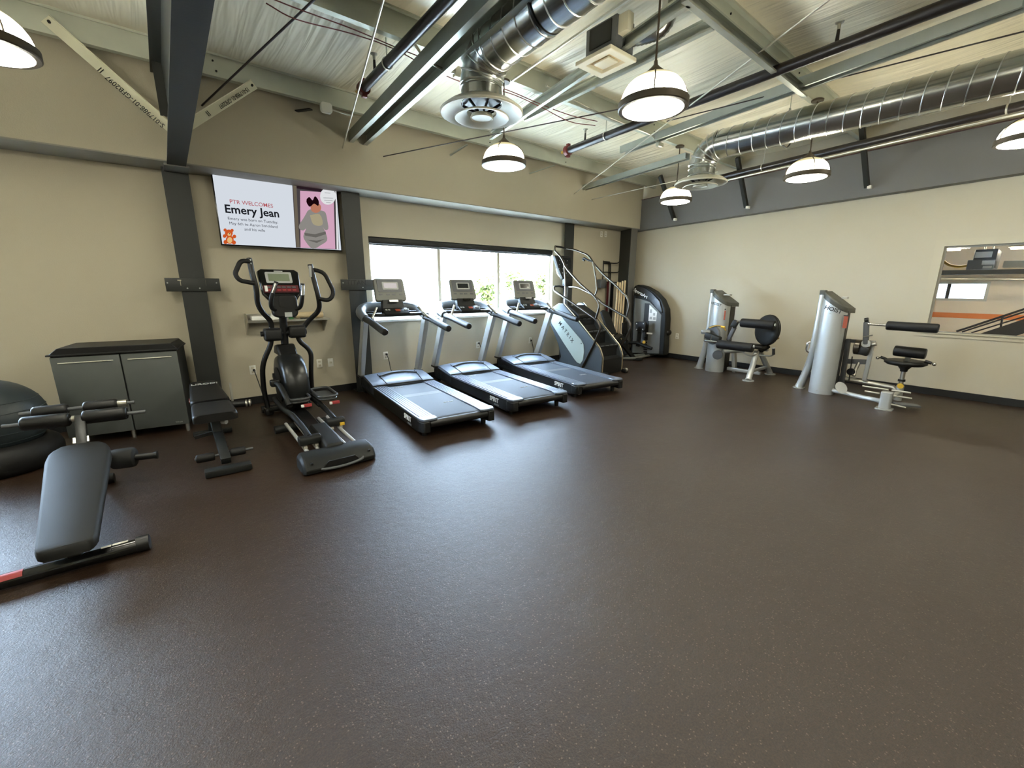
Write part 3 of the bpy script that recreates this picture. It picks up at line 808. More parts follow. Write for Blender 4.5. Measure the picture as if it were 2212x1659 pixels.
o = channel(at(1345, 332, z=3.66), at(2212, 20, z=3.66), .13, .1, .03, 'galvanized channel running beside the middle sprinkler pipe')
vf = thing('vent_frame', 'galvanized frame of two studs and a header carrying the ceiling fan grille', 'steel frame', (3.4, 3, 3.5))
def stud(a, b, nm, w=.045, h=.1):
    a, b = Vector(a), Vector(b)
    g = G(); d = (b - a).normalized(); s = d.cross(Vector((0, 0, 1))).normalized(); u = s.cross(d); t = .004
    prof = [(-w / 2, 0), (w / 2, 0), (w / 2, .016), (w / 2 - t, .016), (w / 2 - t, t), (-w / 2 + t, t), (-w / 2 + t, h - t), (w / 2 - t, h - t), (w / 2 - t, h - .016), (w / 2, h - .016), (w / 2, h), (-w / 2, h)]
    g.loft([[a + s * p + u * q for p, q in prof], [b + s * p + u * q for p, q in prof]])
    g.build(nm, 'galv', vf, smooth=False)
stud(at(1060, 302, z=3.6), at(1488, 14, z=3.6), 'stud')
stud(at(1135, 262, z=3.6), at(1540, 64, z=3.6), 'stud')
stud(at(1478, 3, z=3.6), at(1738, 211, z=3.6), 'header', .05, .1)
# fan and grille
ef = thing('exhaust_fan', 'cream square fan grille under a dark housing between the steel studs', 'fan', (3.3, 2.79, 3.44))
gx0, gx1, gy0, gy1, gz = 3.21, 3.575, 2.66, 3.06, 3.545
g = sheet([gx0, gx0 + .07, gx1 - .07, gx1], [gy0, gy0 + .07, gy1 - .07, gy1], lambda u, v: gx0 + .07 < u < gx1 - .07 and gy0 + .07 < v < gy1 - .07, lambda u, v: (u, v, gz), lambda u, v: (u, v, gz + .035), 'grille_frame', 'cream_metal', parent=ef, bev=.006, smooth=False)
G().span((gx0 + .115, gy0 + .115, gz + .005), (gx1 - .115, gy1 - .115, gz + .02), bev=.004).build('grille_plate', 'cream_metal', ef)
G().span((gx0 + .07, gy0 + .07, gz + .03), (gx1 - .07, gy1 - .07, gz + .045)).build('grille_back', 'wood', ef, smooth=False)
G().span((gx0 + .1, gy0 + .03, gz + .047), (gx1 - .02, gy1 - .03, gz + .3), bev=.006).build('fan_housing', 'mid_grey', ef)
G().box((gx0 + .095, 2.86, gz + .2), (.012, .24, .16)).build('cover_plate', 'dark_grey', ef, smooth=False)
G().box((gx0 + .16, gy0 - .02, gz + .22), (.08, .1, .14), bev=.004).build('wiring_box', 'cream_metal', ef)
fd = spline([(3.52, 2.68, 3.72), (3.54, 2.55, 3.7), (3.56, 2.44, 3.7), (3.56, 2.36, 3.76), (3.54, 2.34, 3.9)], 7)
o = G().tube(fd, [.06 + .005 * (i % 2) for i in range(len(fd))], seg=18).build('flexible_duct', 'duct')
tag(o, 'short shiny flexible duct behind the cream fan grille', 'duct')

# ---- bracing rods
def rod(a, b, r, label, m='rod_dark', ext=0.0):
    a, b = Vector(a), Vector(b); b = b + (b - a) * ext
    o = G().cyl(a, b, r, seg=8).build('brace_rod', m); return tag(o, label, 'rod', 'roof bracing rods')
rod(at(740, 320, y=6.13), at(828, 0, z=3.70), .009, 'thin steel rod rising from the wall beside the wide channel', 'conduit', .3)
rod(at(436, 228, y=6.1), at(684, -6, z=3.70), .009, 'thin dark rod crossing the insulation above the screen', ext=.3)
rod(at(828, 338, y=6.13), at(1336, 236, z=3.70), .007, 'thin dark rod crossing behind the lamp nearest the window')
rod(at(1240, 419, y=6.13), at(1790, 0, z=3.70), .008, 'long pale rod rising from the far wall past the middle pipe', 'conduit', .2)
rod(at(1278, 431, y=6.13), at(1550, 371, z=3.55), .008, 'short rod from the far wall to the farther vent', 'conduit')
rod(at(1440, 262, z=3.70), at(2212, 68, z=3.70), .007, 'thin dark cable sagging above the farther duct', ext=.2)

# ---- wires and boxes
pts = [at(x, y, y=4.0) for x, y in ((575, -8), (640, 18), (760, 62), (850, 100), (930, 132), (1010, 165), (1100, 196), (1170, 226), (1235, 250), (1290, 262))]
for k, nm in enumerate(('dark red cable draped along the second purlin', 'thin dark red cable sagging under the second purlin')):
    o = G().tube(spline([p + Vector((0, .03 * k, -.03 * k * (1 + math.sin(i * 1.7)))) for i, p in enumerate(pts)], 5), .0045, seg=6).build('cable', 'red'); tag(o, nm, 'cable', 'dark red cables')
cb = thing('junction_box', 'small steel junction box with curved conduit beside the nearest duct', 'box', at(990, 160, y=3.85))
G().box(at(992, 158, y=3.85), (.11, .06, .09), bev=.006).build('box_body', 'conduit', cb)
G().tube(spline([at(897, 97, y=3.95), at(915, 122, y=3.9), at(945, 144, y=3.86), at(983, 158, y=3.84)]), .012, seg=8).build('conduit_bend', 'conduit', cb)
lb = thing('line_conduit', 'bright conduit run along the second purlin near the farther vent', 'conduit', at(1420, 305, y=3.95))
G().tube(spline([at(1180, 185, y=4.02), at(1300, 247, y=4.0), at(1400, 288, y=3.98), at(1416, 303, y=3.96), at(1432, 312, y=3.95)]), .013, seg=8).build('conduit_run', 'conduit', lb)
G().box(at(1425, 313, y=3.95), (.13, .06, .06), bev=.015).build('fitting', 'conduit', lb)
o = G().tube([at(1105, 175, z=3.68), at(1340, 10, z=3.70), at(1400, -30, z=3.7)], .013, seg=8).build('conduit_pipe', 'conduit'); tag(o, 'straight thin conduit between the nearest duct and the fan frame', 'conduit')

# ---- small fittings between the first purlin and the wall
wb = thing('wiring_box', 'small white box hanging under the first purlin beside the wide channel', 'box', at(704, 234, y=5.84))
G().prism(rrect(.13, .11, .03, 3, at(704, 234, y=5.84).x, at(704, 234, y=5.84).z), 'y', 5.8, 5.86).build('box_body', 'white_plastic', wb, bev=.006)
G().tube([at(716, 237, y=5.85), at(760, 250, y=5.86), at(800, 258, y=5.87)], .009, seg=8).build('conduit_tail', 'conduit', wb)
for k, (a, b, lab) in enumerate((((672, 236), (640, 240), 'dark angle clip on the wall beside the white wiring box'), ((1010, 312), (972, 336), 'galvanized angle clip on the wall beside the lamp nearest the window'), ((1198, 357), (1144, 375), 'galvanized angle clip on the wall below the red pipe coupling'))):
    o = G().bar(at(*a, y=5.95), at(*b, y=6.13), .05, .012).build('wall_clip', 'frame_dark' if k == 0 else 'galv', smooth=False); tag(o, lab, 'bracket', 'angle clips on the upper wall')
# ================================================================== on the walls
SCR = 0.22
def scr(name, col, k=1.0): return emit_mat('screen_' + name, col, SCR * k)
tv = thing('wall_television', 'wall mounted flat screen showing a birth announcement', 'television', (1.38, 6.5, 2.08))
TX0, TX1, TZ0, TZ1, TY = .652, 2.104, 2.078, 2.912, 6.49
G().span((TX0, TY, TZ0), (TX1, TY + .05, TZ1), bev=.006).build('tv_case', 'black_gloss', tv)
G().span((1.1, TY + .05, 2.3), (1.65, YB, 2.7)).build('wall_mount', 'black', tv, smooth=False)
b_ = .012
scn = G().span((TX0 + b_, TY - .002, TZ0 + b_ * 1.3), (TX1 - b_, TY + .004, TZ1 - b_)).build('screen', scr('paper', 'e3eaf3'), tv, smooth=False)
G().box((1.37, TY - .003, TZ0 + .005), (.05, .012, .018), bev=.003).build('ir_window', 'dark_grey', tv)
def T(x, y): return at(x, y, y=TY)
lay = [0]
def flat(name, pts, m, smooth_n=0):
    lay[0] += 1; y = TY - .0022 - .0004 * lay[0]
    P = [T(*p) for p in pts]
    if smooth_n: P = spline(P + [P[0]], smooth_n)[:-1]
    return G().prism([(min(max(p.x, TX0 + b_), TX1 - b_), min(max(p.z, TZ0 + b_ * 1.3), TZ1 - b_)) for p in P], 'y', y, y + .0003).build(name, m, scn, smooth=False)
def oval(name, c, rx, ry, m, n=20):
    return flat(name, [(c[0] + rx * math.cos(2 * math.pi * k / n), c[1] + ry * math.sin(2 * math.pi * k / n)) for k in range(n)], m)
def fit_text(s, x0, x1, yc, m, bold=0, h=None):
    a, b = T(x0, yc), T(x1, yc); w = b.x - a.x; z = (a.z + b.z) / 2
    o = lettering('lettering', s, .1, m, (0, 0, 0), (1, 0, 0), (0, 0, 1), None, bold=bold)
    me = o.data; xs = [v.co.x for v in me.vertices]; zs_ = [v.co.z for v in me.vertices]; nw = max(xs) - min(xs); k = w / nw; cz = (max(zs_) + min(zs_)) / 2; cx = (max(xs) + min(xs)) / 2
    lay[0] += 1
    for v in me.vertices:
        v.co = world_of(scn).inverted() @ Vector(((v.co.x - cx) * k + (a.x + b.x) / 2, TY - .003 - .0004 * lay[0] + v.co.y * .05, (v.co.z - cz) * k * (h or 1) + z))
    o.parent = scn; return o
fit_text('PTR WELCOMES', 497, 589, 440, scr('coral', 'd1666e', .8), .006)
ink = scr('ink', '33363e', .35); ink2 = scr('ink2', '4a4d5e', .5)
fit_text('Emery Jean', 487, 602, 459, ink, .022)
fit_text('Emery was born on Tuesday,', 493, 600, 477, ink2)
fit_text('May 6th to Aaron Strickland', 496, 599, 487, ink2)
fit_text('and his wife', 528, 572, 496.5, ink2)
# photo panel
flat('photo_backdrop', [(631, 398), (729, 410), (732, 539), (639, 535)], scr('dimgrey', '6a6266', .5))
flat('photo_stripe', [(633, 400), (640, 401), (647, 534), (640, 534)], scr('tan', '8f8472', .6))
flat('photo_fold', [(640, 400), (716, 410), (716, 418), (641, 407)], scr('plum', '45303a', .4))
flat('photo_mat', [(648, 412), (720, 417), (724, 538), (649, 535)], scr('pink', 'e9b7d2', .9))
flat('photo_edge', [(724, 409), (728.5, 409.5), (731, 539), (727, 538.5)], scr('white', 'f4f4f6', 1.0))
gr1, gr2 = scr('knit', 'aaa6a0', .75), scr('knit_dark', '8c8882', .6)
flat('gown', [(664, 456), (672, 452), (694, 455), (703, 460), (707, 478), (709, 494), (702, 497), (697, 490), (704, 505), (706, 520), (692, 530), (682, 536), (672, 536), (660, 522), (655, 510), (661, 494), (655, 498), (647, 495), (646, 486), (655, 472)], gr1, 3)
flat('gown_fold', [(657, 503), (680, 506), (703, 500), (704, 506), (682, 513), (659, 509)], gr2)
flat('gown_fold', [(662, 518), (684, 520), (702, 516), (684, 525)], gr2)
flat('gown_print', [(669, 465), (690, 463), (697, 482), (690, 488), (676, 484)], scr('print', 'cbbf9c', .75), 3)
oval('face', (682, 449), 11.5, 11, scr('skin', 'd98f72', .8))
flat('bow', [(662, 430), (668, 426), (675, 433), (680, 424), (688, 434), (687, 445), (678, 440), (669, 447), (662, 438)], scr('bow', '3a1822', .3), 3)
oval('badge', (708, 424), 17, 18.5, scr('badge', 'eef0f2', 1.0))
for yy, x0, x1 in ((417, 701, 713), (428, 698, 719), (433, 700, 718), (438, 704, 714)):
    flat('badge_line', [(x0, yy - 1), (x1, yy), (x1, yy + 1), (x0, yy)], scr('badge_ink%d' % yy, 'a9adb2', .7))
# teddy clip art
org_, pch = scr('bear', 'e2622c', .9), scr('bear_belly', 'f4c483', 1.0)
for c, r in (((486, 497), 3.5), ((501, 498), 3.5), ((485, 510), 4), ((506, 511), 4), ((487, 523), 4.5), ((505, 524), 4.5)):
    oval('bear_limb', c, r, r, org_, 12)
oval('bear_body', (496, 518), 8.5, 9, org_); oval('bear_head', (494, 504), 8.5, 8, org_)
oval('bear_belly', (496, 519), 5.5, 6.5, pch); oval('bear_muzzle', (495, 506.5), 3.8, 3.4, pch)
oval('bear_nose', (495.5, 505), 1.2, 1, ink, 8)

# ---- steel brackets on the columns
def bracket(x0, x1, z0, z1, label, cuts):
    e = thing('column_bracket', label, 'bracket', ((x0 + x1) / 2, 6.4, z0), group='steel bracket plates on the columns')
    G().span((x0, 6.39, z0), (x1, 6.412, z1), bev=.003).build('plate', 'frame_dark', e)
    for (px, py) in cuts:
        p = at(px, py, y=6.388); G().cyl(p, p + Vector((0, -.004, 0)), .008, seg=10).build('bolt', 'lt_grey', e)
    return e
e = bracket(.045, .57, 1.525, 1.678, 'dark steel bracket plate on the column by the cabinet', ((361.5, 611), (467.6, 611), (405, 622.7), (431.7, 622.7)))
def cut(x0, y0, x1, y1):
    a, b = at(x0, y0, y=6.388), at(x1, y1, y=6.388); G().span((a.x, 6.387, b.z), (b.x, 6.3899, a.z)).build('letter_slot', 'wall', e, smooth=False)
cut(383, 604.5, 391.5, 606.5); cut(388.5, 606.5, 391.5, 617); cut(443.5, 605, 445.5, 617)
e = bracket(2.02, 2.50, 1.533, 1.685, 'dark steel bracket plate on the column beside the nearest treadmill', ((741, 611), (784, 621)))
lettering('cut_letters', 'TITAN', .1, 'black', at(770, 611, y=6.387), (1, 0, 0), (0, 0, 1), e, bold=.01)

# ---- wall outlets
def outlet(p, label, n=2, face=(0, -1, 0), cord=False):
    p = Vector(p); f = Vector(face); s = Vector((0, 0, 1)).cross(f)
    e = thing('wall_outlet', label, 'outlet', p)
    R = Matrix((s, f, Vector((0, 0, 1)))).transposed()
    G().box(p + f * .004, (.078, .009, .125), R=R, bev=.004).build('cover_plate', 'white_plastic', e)
    for k in range(n):
        c = p + f * .0085 + Vector((0, 0, (.028 if k else -.028) if n == 2 else 0))
        G().box(c, (.034, .005, .03), R=R, bev=.008).build('socket', 'cream_metal', e)
        for sx in (-.007, .007): G().box(c + s * sx + f * .0025, (.003, .002, .01), R=R).build('slot', 'black', e, smooth=False)
    return e
outlet(at(546, 799, y=YB), 'white outlet with a black cord beside the adjustable bench')
outlet(at(690, 785, y=YB), 'white double outlet behind the elliptical')
outlet(at(714, 783, y=YB), 'white cable plate with one black jack behind the elliptical', 1)
outlet(at(833, 768, y=YB), 'white outlet with a black cord behind the nearest treadmill')
outlet(at(1032, 745, y=YB), 'white outlet with two plugs behind the middle treadmill')
outlet(at(1145, 735, y=YB), 'white outlet with an adapter behind the farthest treadmill')
outlet(at(1299, 506, y=YB), 'white outlet high on the wall nearer the stair climber')
outlet(at(1308, 506, y=YB), 'white outlet high on the wall nearer the corner')
outlet(at(1463, 726, x=XR), 'white outlet on the plain wall beside the corner weight machine', face=(-1, 0, 0))
def cordset(p, path, label):
    e = thing('power_cord', label, 'cord', p, group='black power cords')
    G().box(Vector(p) + Vector((0, -.024, 0)), (.03, .032, .03), bev=.008).build('plug', 'black', e)
    G().tube(spline([Vector(p) + Vector((0, -.035, 0))] + path, 6), .006, seg=6).build('cable_run', 'black', e)
p = at(548, 799, y=YB) + Vector((0, 0, -.0)); cordset(p, [at(560, 830, y=6.5), at(570, 860, y=6.4), at(576, 884, y=6.2)], 'black cord hanging from the outlet beside the bench')
p = at(834, 765, y=YB); cordset(p, [at(841, 782, y=6.5), at(845, 800, y=6.45), Vector((2.8, 6.4, .08))], 'black cord hanging from the outlet behind the nearest treadmill')
p = at(1033, 741, y=YB); cordset(p, [at(1042, 760, y=6.5), Vector((4.6, 6.45, .1))], 'black cord hanging from the outlet behind the middle treadmill')
p = at(1146, 735, y=YB); cordset(p, [at(1150, 742, y=6.52), Vector((5.9, 6.5, .1))], 'black cord hanging from the outlet behind the farthest treadmill')

# ---- metal wall shelf and what lies on it
sh = thing('wall_shelf', 'grey metal wall shelf behind the elliptical', 'shelf', (1.3, 6.5, 1.14))
G().prism([(YB, 1.15), (6.36, 1.15), (6.36, 1.125), (6.366, 1.125), (6.366, 1.142), (YB, 1.142)], 'x', .80, 1.81).build('shelf_board', 'bare_steel', sh, smooth=False)
G().span((.80, YB - .012, 1.15), (1.81, YB, 1.225)).build('back_lip', 'bare_steel', sh, smooth=False)
for x, zt in ((.80, 1.235), (1.77, 1.14)):
    G().prism([(YB, zt), (YB - .1, zt), (6.38, 1.165 if zt > 1.2 else 1.14), (6.38, 1.12), (YB - .03, .955), (YB, .955)], 'x', x, x + .014).build('shelf_bracket', 'bare_steel', sh, smooth=False)
o = G().span((.86, 6.42, 1.152), (1.05, 6.58, 1.205), bev=.006).build('paper_stack', 'white'); tag(o, 'white stack of papers at the end of the metal shelf', 'papers')
bx = thing('storage_roll', 'cream rolled mat lying on the metal shelf', 'rolled mat', (1.58, 6.48, 1.15))
G().pad((1.4, 6.5, 1.195), (1.76, 6.5, 1.195), .043, e=.01).build('roll', 'wood', bx)
o = G().lathe([(.03, 0), (.04, .1), (.036, .1), (.027, .006)], (1.33, 6.45, 1.152), seg=18).build('green_cup', 'green'); tag(o, 'green plastic cup on the metal shelf', 'cup')
o = G().lathe([(.05, 0), (.055, .02), (.03, .09), (.012, .1)], (1.13, 6.46, 1.152), seg=18).build('white_bottle', 'white'); tag(o, 'white bottle on the metal shelf behind the elliptical', 'bottle')
o = G().box((1.52, 6.42, 1.157), (.16, .07, .012), bev=.004).build('remote_control', 'black'); tag(o, 'black remote control on the metal shelf', 'remote')

# ---- wire rack with bands, pad block and sticks in the far corner
YW = YB - .012
rk = thing('wire_rack', 'black wire hook rack on the wall by the corner column', 'rack', at(1310, 620, y=YW))
def wp(x, y, d=0): return at(x, y, y=YW - .02) + Vector((0, -d, 0))
for a, b in (((1304, 563), (1302, 607)), ((1316, 565), (1314, 640)), ((1319, 567), (1318, 640))):
    G().tube([wp(*a), wp(*b)], .012, seg=6).build('upright_wire', 'black', rk)
for y in (565, 569):
    G().tube([wp(1304, y), wp(1317, y + 1)], .012, seg=6).build('cross_wire', 'black', rk)
for y in (568, 588, 609):
    G().tube([wp(1304, y), wp(1306, y, .05), wp(1322, y + 1, .05), wp(1326, y + 1, .1), wp(1329, y - 2, .12)], .012, seg=6).build('hook', 'black', rk)
for k, (px, col, lab) in enumerate(((1310, 'maroon', 'dark red'), (1313.5, 'lt_grey', 'pale grey'), (1317, 'black', 'black'), (1320.5, 'foam', 'thick black'))):
    x0, x1 = wp(px - 1.4, 608.5, .05), wp(px + 1.4, 608.5, .05); zb = wp(px, 700 + 6 * k, .1).z
    y0 = x0.y
    g = G(); w = x1.x - x0.x
    g.loft([[(x0.x + (w) * i, y0 + dy, z) for (i, dy) in ((0, -.012), (1, -.012), (1, .012), (0, .012))] for z in (x0.z, (x0.z + zb) / 2, zb)])
    o = g.build('resistance_band', col, smooth=False); tag(o, lab + ' resistance band hanging from the wire rack', 'band', 'bands on the wire rack')
p = at(1299, 613, y=6.52)
o = G().box(p, (.2, .14, .2), bev=.02).build('pad_block', 'mid_grey'); tag(o, 'small grey padded block hung beside the wire rack', 'pad')
for k, (xt, yt, xb_) in enumerate(((1335, 609, 1326), (1340, 610, 1331), (1345, 607, 1336), (1350.5, 606, 1341))):
    a = at(xt, yt, y=6.06); b = at(xb_, 735, y=5.98); b = b + (b - a) * (b.z / (a.z - b.z)); b.z = 0.002
    g = G().bar(b, a, .045, .02, up=(0, 1, 0), bev=.004); o = g.build('wooden_stick', 'wood')
    tag(o, ['first', 'second', 'third', 'fourth'][k] + ' pale wooden stick leaning at the corner column, counting from the wire rack', 'stick', 'sticks in the corner')
# ================================================================== treadmills
M['belt'] = mat('treadmill_belt', '454d59', 0.5, spec=0.35, bump=(300, .03))
M['foot_rail'] = mat('treadmill_foot_rail', '6d7684', 0.32, metal=0.35)
M['hood'] = mat('treadmill_hood_plastic', '5d6776', 0.4, spec=0.55)
M['ring'] = mat('treadmill_ring_plastic', '5b6167', 0.4)
M['con_grey'] = mat('console_grey_plastic', '6c6d66', 0.5)
def treadmill(label, loc, rz, lcd=False):
    e = thing('treadmill', label, 'treadmill', loc, rz, group='treadmills in a row under the window')
    L = lambda: G()
    kw = dict(parent=e, local=True)
    # side skirts
    for s in (-1, 1):
        G().prism([(.02, .075), (.12, .05), (1.72, .05), (2.42, .075), (2.48, .12), (2.46, .25), (2.3, .262), (1.72, .2), (.03, .2), (.0, .17)], 'x', s * .425, s * .452).build('side_skirt', 'black', bev=.006, **kw)
        # foot rails with grooves
        pr = [(s * .268, .196), (s * .268, .212)]
        for k in range(5):
            x = .275 + k * .03; pr += [(s * x, .212), (s * x, .219), (s * (x + .024), .219), (s * (x + .024), .212)]
        pr += [(s * .448, .214), (s * .448, .196)]
        G().prism(pr, 'y', .1, 1.86).build('foot_rail', 'foot_rail', smooth=False, **kw)
        # rear end caps
        G().prism([(s * .262, 0.0), (s * .262, .11), (s * .456, .11), (s * .456, .03), (s * .43, -.02), (s * .30, -.02)], 'z', .195, .222).build('end_cap_top', 'foot_rail', bev=.008, **kw)
        G().prism([(s * .35, .0), (s * .35, .11), (s * .458, .11), (s * .458, .02), (s * .43, -.03), (s * .36, -.03)], 'z', .07, .195).build('end_cap', 'black', bev=.012, **kw)
        G().cyl((s * .37, .13, .0), (s * .37, .13, .07), .028, .032, seg=16).build('rear_foot', 'black', **kw)
        G().cyl((s * .43, 2.4, .04), (s * .38, 2.4, .04), .04, seg=18).build('transport_wheel', 'black', **kw)
        # uprights: leaning silver posts
        g = G(); d = .07
        lo, hi = (2.46, .255), (2.0, 1.115)
        g.loft([[(s * .452 - d / 2, lo[0] - .085, lo[1] - .02), (s * .452 + d / 2, lo[0] - .085, lo[1] - .02), (s * .452 + d / 2, lo[0] + .06, lo[1]), (s * .452 - d / 2, lo[0] + .06, lo[1])],
                [(s * .448 - d / 2, hi[0] - .075, hi[1]), (s * .448 + d / 2, hi[0] - .075, hi[1]), (s * .448 + d / 2, hi[0] + .07, hi[1] + .02), (s * .448 - d / 2, hi[0] + .07, hi[1] + .02)]])
        g.build('upright', 'silver', bev=.008, **kw)
        G().box((s * .452, 2.4, .265), (.085, .2, .03), bev=.008).build('upright_collar', 'black', **kw)
        # bottle logo plate on the inner face
        G().box((s * .419, 2.115, .89), (.002, .045, .1), R=Matrix.Rotation(math.radians(28), 3, 'X'), bev=0).build('badge', 'lt_grey', **kw)
        # grips
        g = G(); pth = fillet([(s * .44, 2.02, 1.15), (s * .438, 1.75, 1.13), (s * .43, 1.28, 1.055), (s * .43, 1.16, 1.04)], .12)
        g.tube(pth, [.048] + [.045] * (len(pth) - 2) + [.043], seg=16); g.build('grip', 'dark_grey', **kw)
        G().lathe([(.043, 0), (.044, .012), (.036, .024), (.001, .03)], (s * .43, 1.165, 1.041), seg=16, axis=(0, -1, -.15)).build('grip_cap', 'black', **kw)
        G().tube([(s * .40, 1.8, 1.16), (s * .34, 1.86, 1.24), (s * .30, 1.9, 1.3)], .017, seg=10).build('pulse_sensor', 'chrome', **kw)
    # belt and deck
    G().prism([(.0, .15), (.02, .19), (.06, .207), (1.88, .207), (1.88, .19), (.06, .185), (.05, .15)], 'x', -.262, .262).build('running_belt', 'belt', ang=60, **kw)
    G().box((0, 1.2, .16), (.84, 2.3, .05)).build('deck', 'black', smooth=False, **kw)
    G().cyl((-.35, .02, .155), (.35, .02, .155), .042, seg=20).build('rear_roller', 'black', **kw)
    G().span((-.255, 1.02, .2075), (.255, 1.16, .2082)).build('belt_seam', 'mid_grey', smooth=False, **kw)
    # motor hood: crowned cover
    rings = []
    for y, z, dip in ((1.78, .222, .0), (1.80, .245, .01), (1.95, .285, .028), (2.12, .315, .035), (2.26, .325, .035), (2.38, .30, .03), (2.43, .22, .01)):
        rings.append([(-.452, y, .1)] + [(x, y - .05 * (1 - (x / .45) ** 2) * (1 if y < 2.0 else .2), z - dip * (abs(x) / .45) ** 2.2) for x in np.linspace(-.452, .452, 15)] + [(.452, y, .1)])
    G().loft(rings).build('motor_hood', 'hood', ang=50, **kw)
    g = G(); g.tube(spline([(-.28, 2.03, .311), (-.1, 2.1, .327), (.1, 2.1, .327), (.28, 2.03, .311)]), .012, seg=8); g.build('hood_ridge', 'dark_grey', **kw)
    for s in (-1, 1):
        g = G(); g.tube([(s * .262, 1.77, .245), (s * .275, 1.95, .288), (s * .285, 2.15, .316)], .006, seg=6); g.build('hood_seam', 'black', **kw)
    g = G(); g.tube(spline([(-.45, 1.79, .224), (-.2, 1.745, .236), (.0, 1.735, .24), (.2, 1.745, .236), (.45, 1.79, .224)]), .01, seg=6); g.build('hood_lip', 'black', **kw)
    # ring round the console
    pth = fillet([(-.445, 1.96, 1.15), (-.46, 2.16, 1.21), (-.38, 2.36, 1.27), (-.15, 2.42, 1.29), (.15, 2.42, 1.29), (.38, 2.36, 1.27), (.46, 2.16, 1.21), (.445, 1.96, 1.15)], .16, 7)
    n = len(pth); g = G(); g.tube(pth, [.06 + .025 * math.sin(math.pi * i / (n - 1)) for i in range(n)], seg=16); g.build('console_ring', 'ring', **kw)
    G().prism([(-.40, 2.0), (-.40, 2.28), (-.2, 2.38), (.2, 2.38), (.40, 2.28), (.40, 2.0), (.25, 1.93), (-.25, 1.93)], 'z', 1.17, 1.215).build('tray', 'black', bev=.015, **kw)
    for s in (-1, 1):
        G().lathe([(.06, -.02), (.07, .02), (.055, .022), (.05, -.01)], (s * .3, 2.16, 1.215), seg=20).build('cup_holder', 'black', **kw)
    Rt = Matrix.Rotation(math.radians(-32), 3, 'X')
    G().box((0, 1.98, 1.235), (.36, .16, .04), R=Matrix.Rotation(math.radians(28), 3, 'X'), bev=.012).build('key_panel', 'dark_grey', **kw)
    G().box((.02, 1.965, 1.258), (.07, .05, .006), R=Matrix.Rotation(math.radians(28), 3, 'X')).build('stop_button', 'orange_print', smooth=False, **kw)
    for k in range(4):
        G().box((-.14 + .04 * k if k < 2 else .06 + .04 * k, 1.985, 1.264), (.026, .03, .005), R=Matrix.Rotation(math.radians(28), 3, 'X')).build('key', 'lt_grey', smooth=False, **kw)
    # neck with reading rack
    G().prism([(-.17, 1.22), (-.15, 1.40), (.15, 1.40), (.17, 1.22)], 'y', 2.06, 2.15).xf(Matrix.Translation((0, 2.1, 1.25)) @ Matrix.Rotation(math.radians(-22), 4, 'X') @ Matrix.Translation((0, -2.1, -1.25))).build('console_neck', 'dark_grey', bev=.012, **kw)
    G().box((0, 2.065, 1.385), (.13, .012, .03), R=Matrix.Rotation(math.radians(-22), 3, 'X')).build('neck_window', 'black_gloss', smooth=False, **kw)
    # console screen
    tilt = Matrix.Translation((0, 2.16, 1.39)) @ Matrix.Rotation(math.radians(-20), 4, 'X')
    poly = rrect(.46, .34, .035, 5, 0, .16)
    poly = [(x * (1 - .05 * (z / .33)), z) for x, z in poly]
    G().prism(poly, 'y', -.01, .05).xf(tilt).build('console', 'con_grey', bev=.01, **kw)
    G().prism(rrect(.36, .19, .02, 4, 0, .215), 'y', -.014, -.009).xf(tilt).build('display_bezel', 'mid_grey', bev=.002, **kw)
    G().prism(rrect(.235, .115, .012, 4, .01, .215), 'y', -.017, -.013).xf(tilt).build('display_frame', 'lt_grey', **kw)
    G().prism(rrect(.19, .075, .004, 3, .01, .218), 'y', -.019, -.016).xf(tilt).build('display', M['lit_lcd'] if lcd else 'dark_glass', **kw)
    for k, x in enumerate((-.15, -.04, .04, .15)):
        G().box(tilt @ Vector((x, -.012, .085)), (.05, .006, .02), R=tilt.to_3x3()).build('console_key', 'mid_grey', smooth=False, **kw)
    # lettering
    lettering('brand_lettering', 'SPIRIT', .085, 'white', (-.4535, .42, .135), (0, -1, 0), (0, 0, 1), e, local=True, bold=.02)
    G().box((-.454, .36, .078), (.004, .12, .022), bev=.006).build('side_badge', 'steel_grey', **kw)
    lettering('belt_lettering', 'SPIRIT', .05, 'lt_grey', (-.15, 1.62, .209), (1, 0, 0), (0, 1, 0), e, local=True, bold=.01)
    lettering('belt_lettering', 'SPIRIT', .05, 'lt_grey', (.12, .55, .209), (1, 0, 0), (0, 1, 0), e, local=True, bold=.01)
    return e
M['lit_lcd'] = emit_mat('lit_console_display', 'cfc8c4', .25)
treadmill('black treadmill nearest the wall screen and the elliptical', (2.385, 3.86, 0), -.1, True)
treadmill('black treadmill in the middle of the row of three', (3.625, 3.88, 0), -.112)
treadmill('black treadmill beside the stair climber', (4.9, 3.95, 0), -.165)

# ================================================================== elliptical
M['fly_black'] = mat('flywheel_cover_black', '161818', 0.33)
M['pedal_grey'] = mat('pedal_grey_plastic', '3b3e3f', 0.4)
el = thing('elliptical_trainer', 'black elliptical trainer under the wall screen', 'elliptical', (1.05, 3.76, 0))
B = lambda g, n, m, **k: g.build(n, m, el, **k)
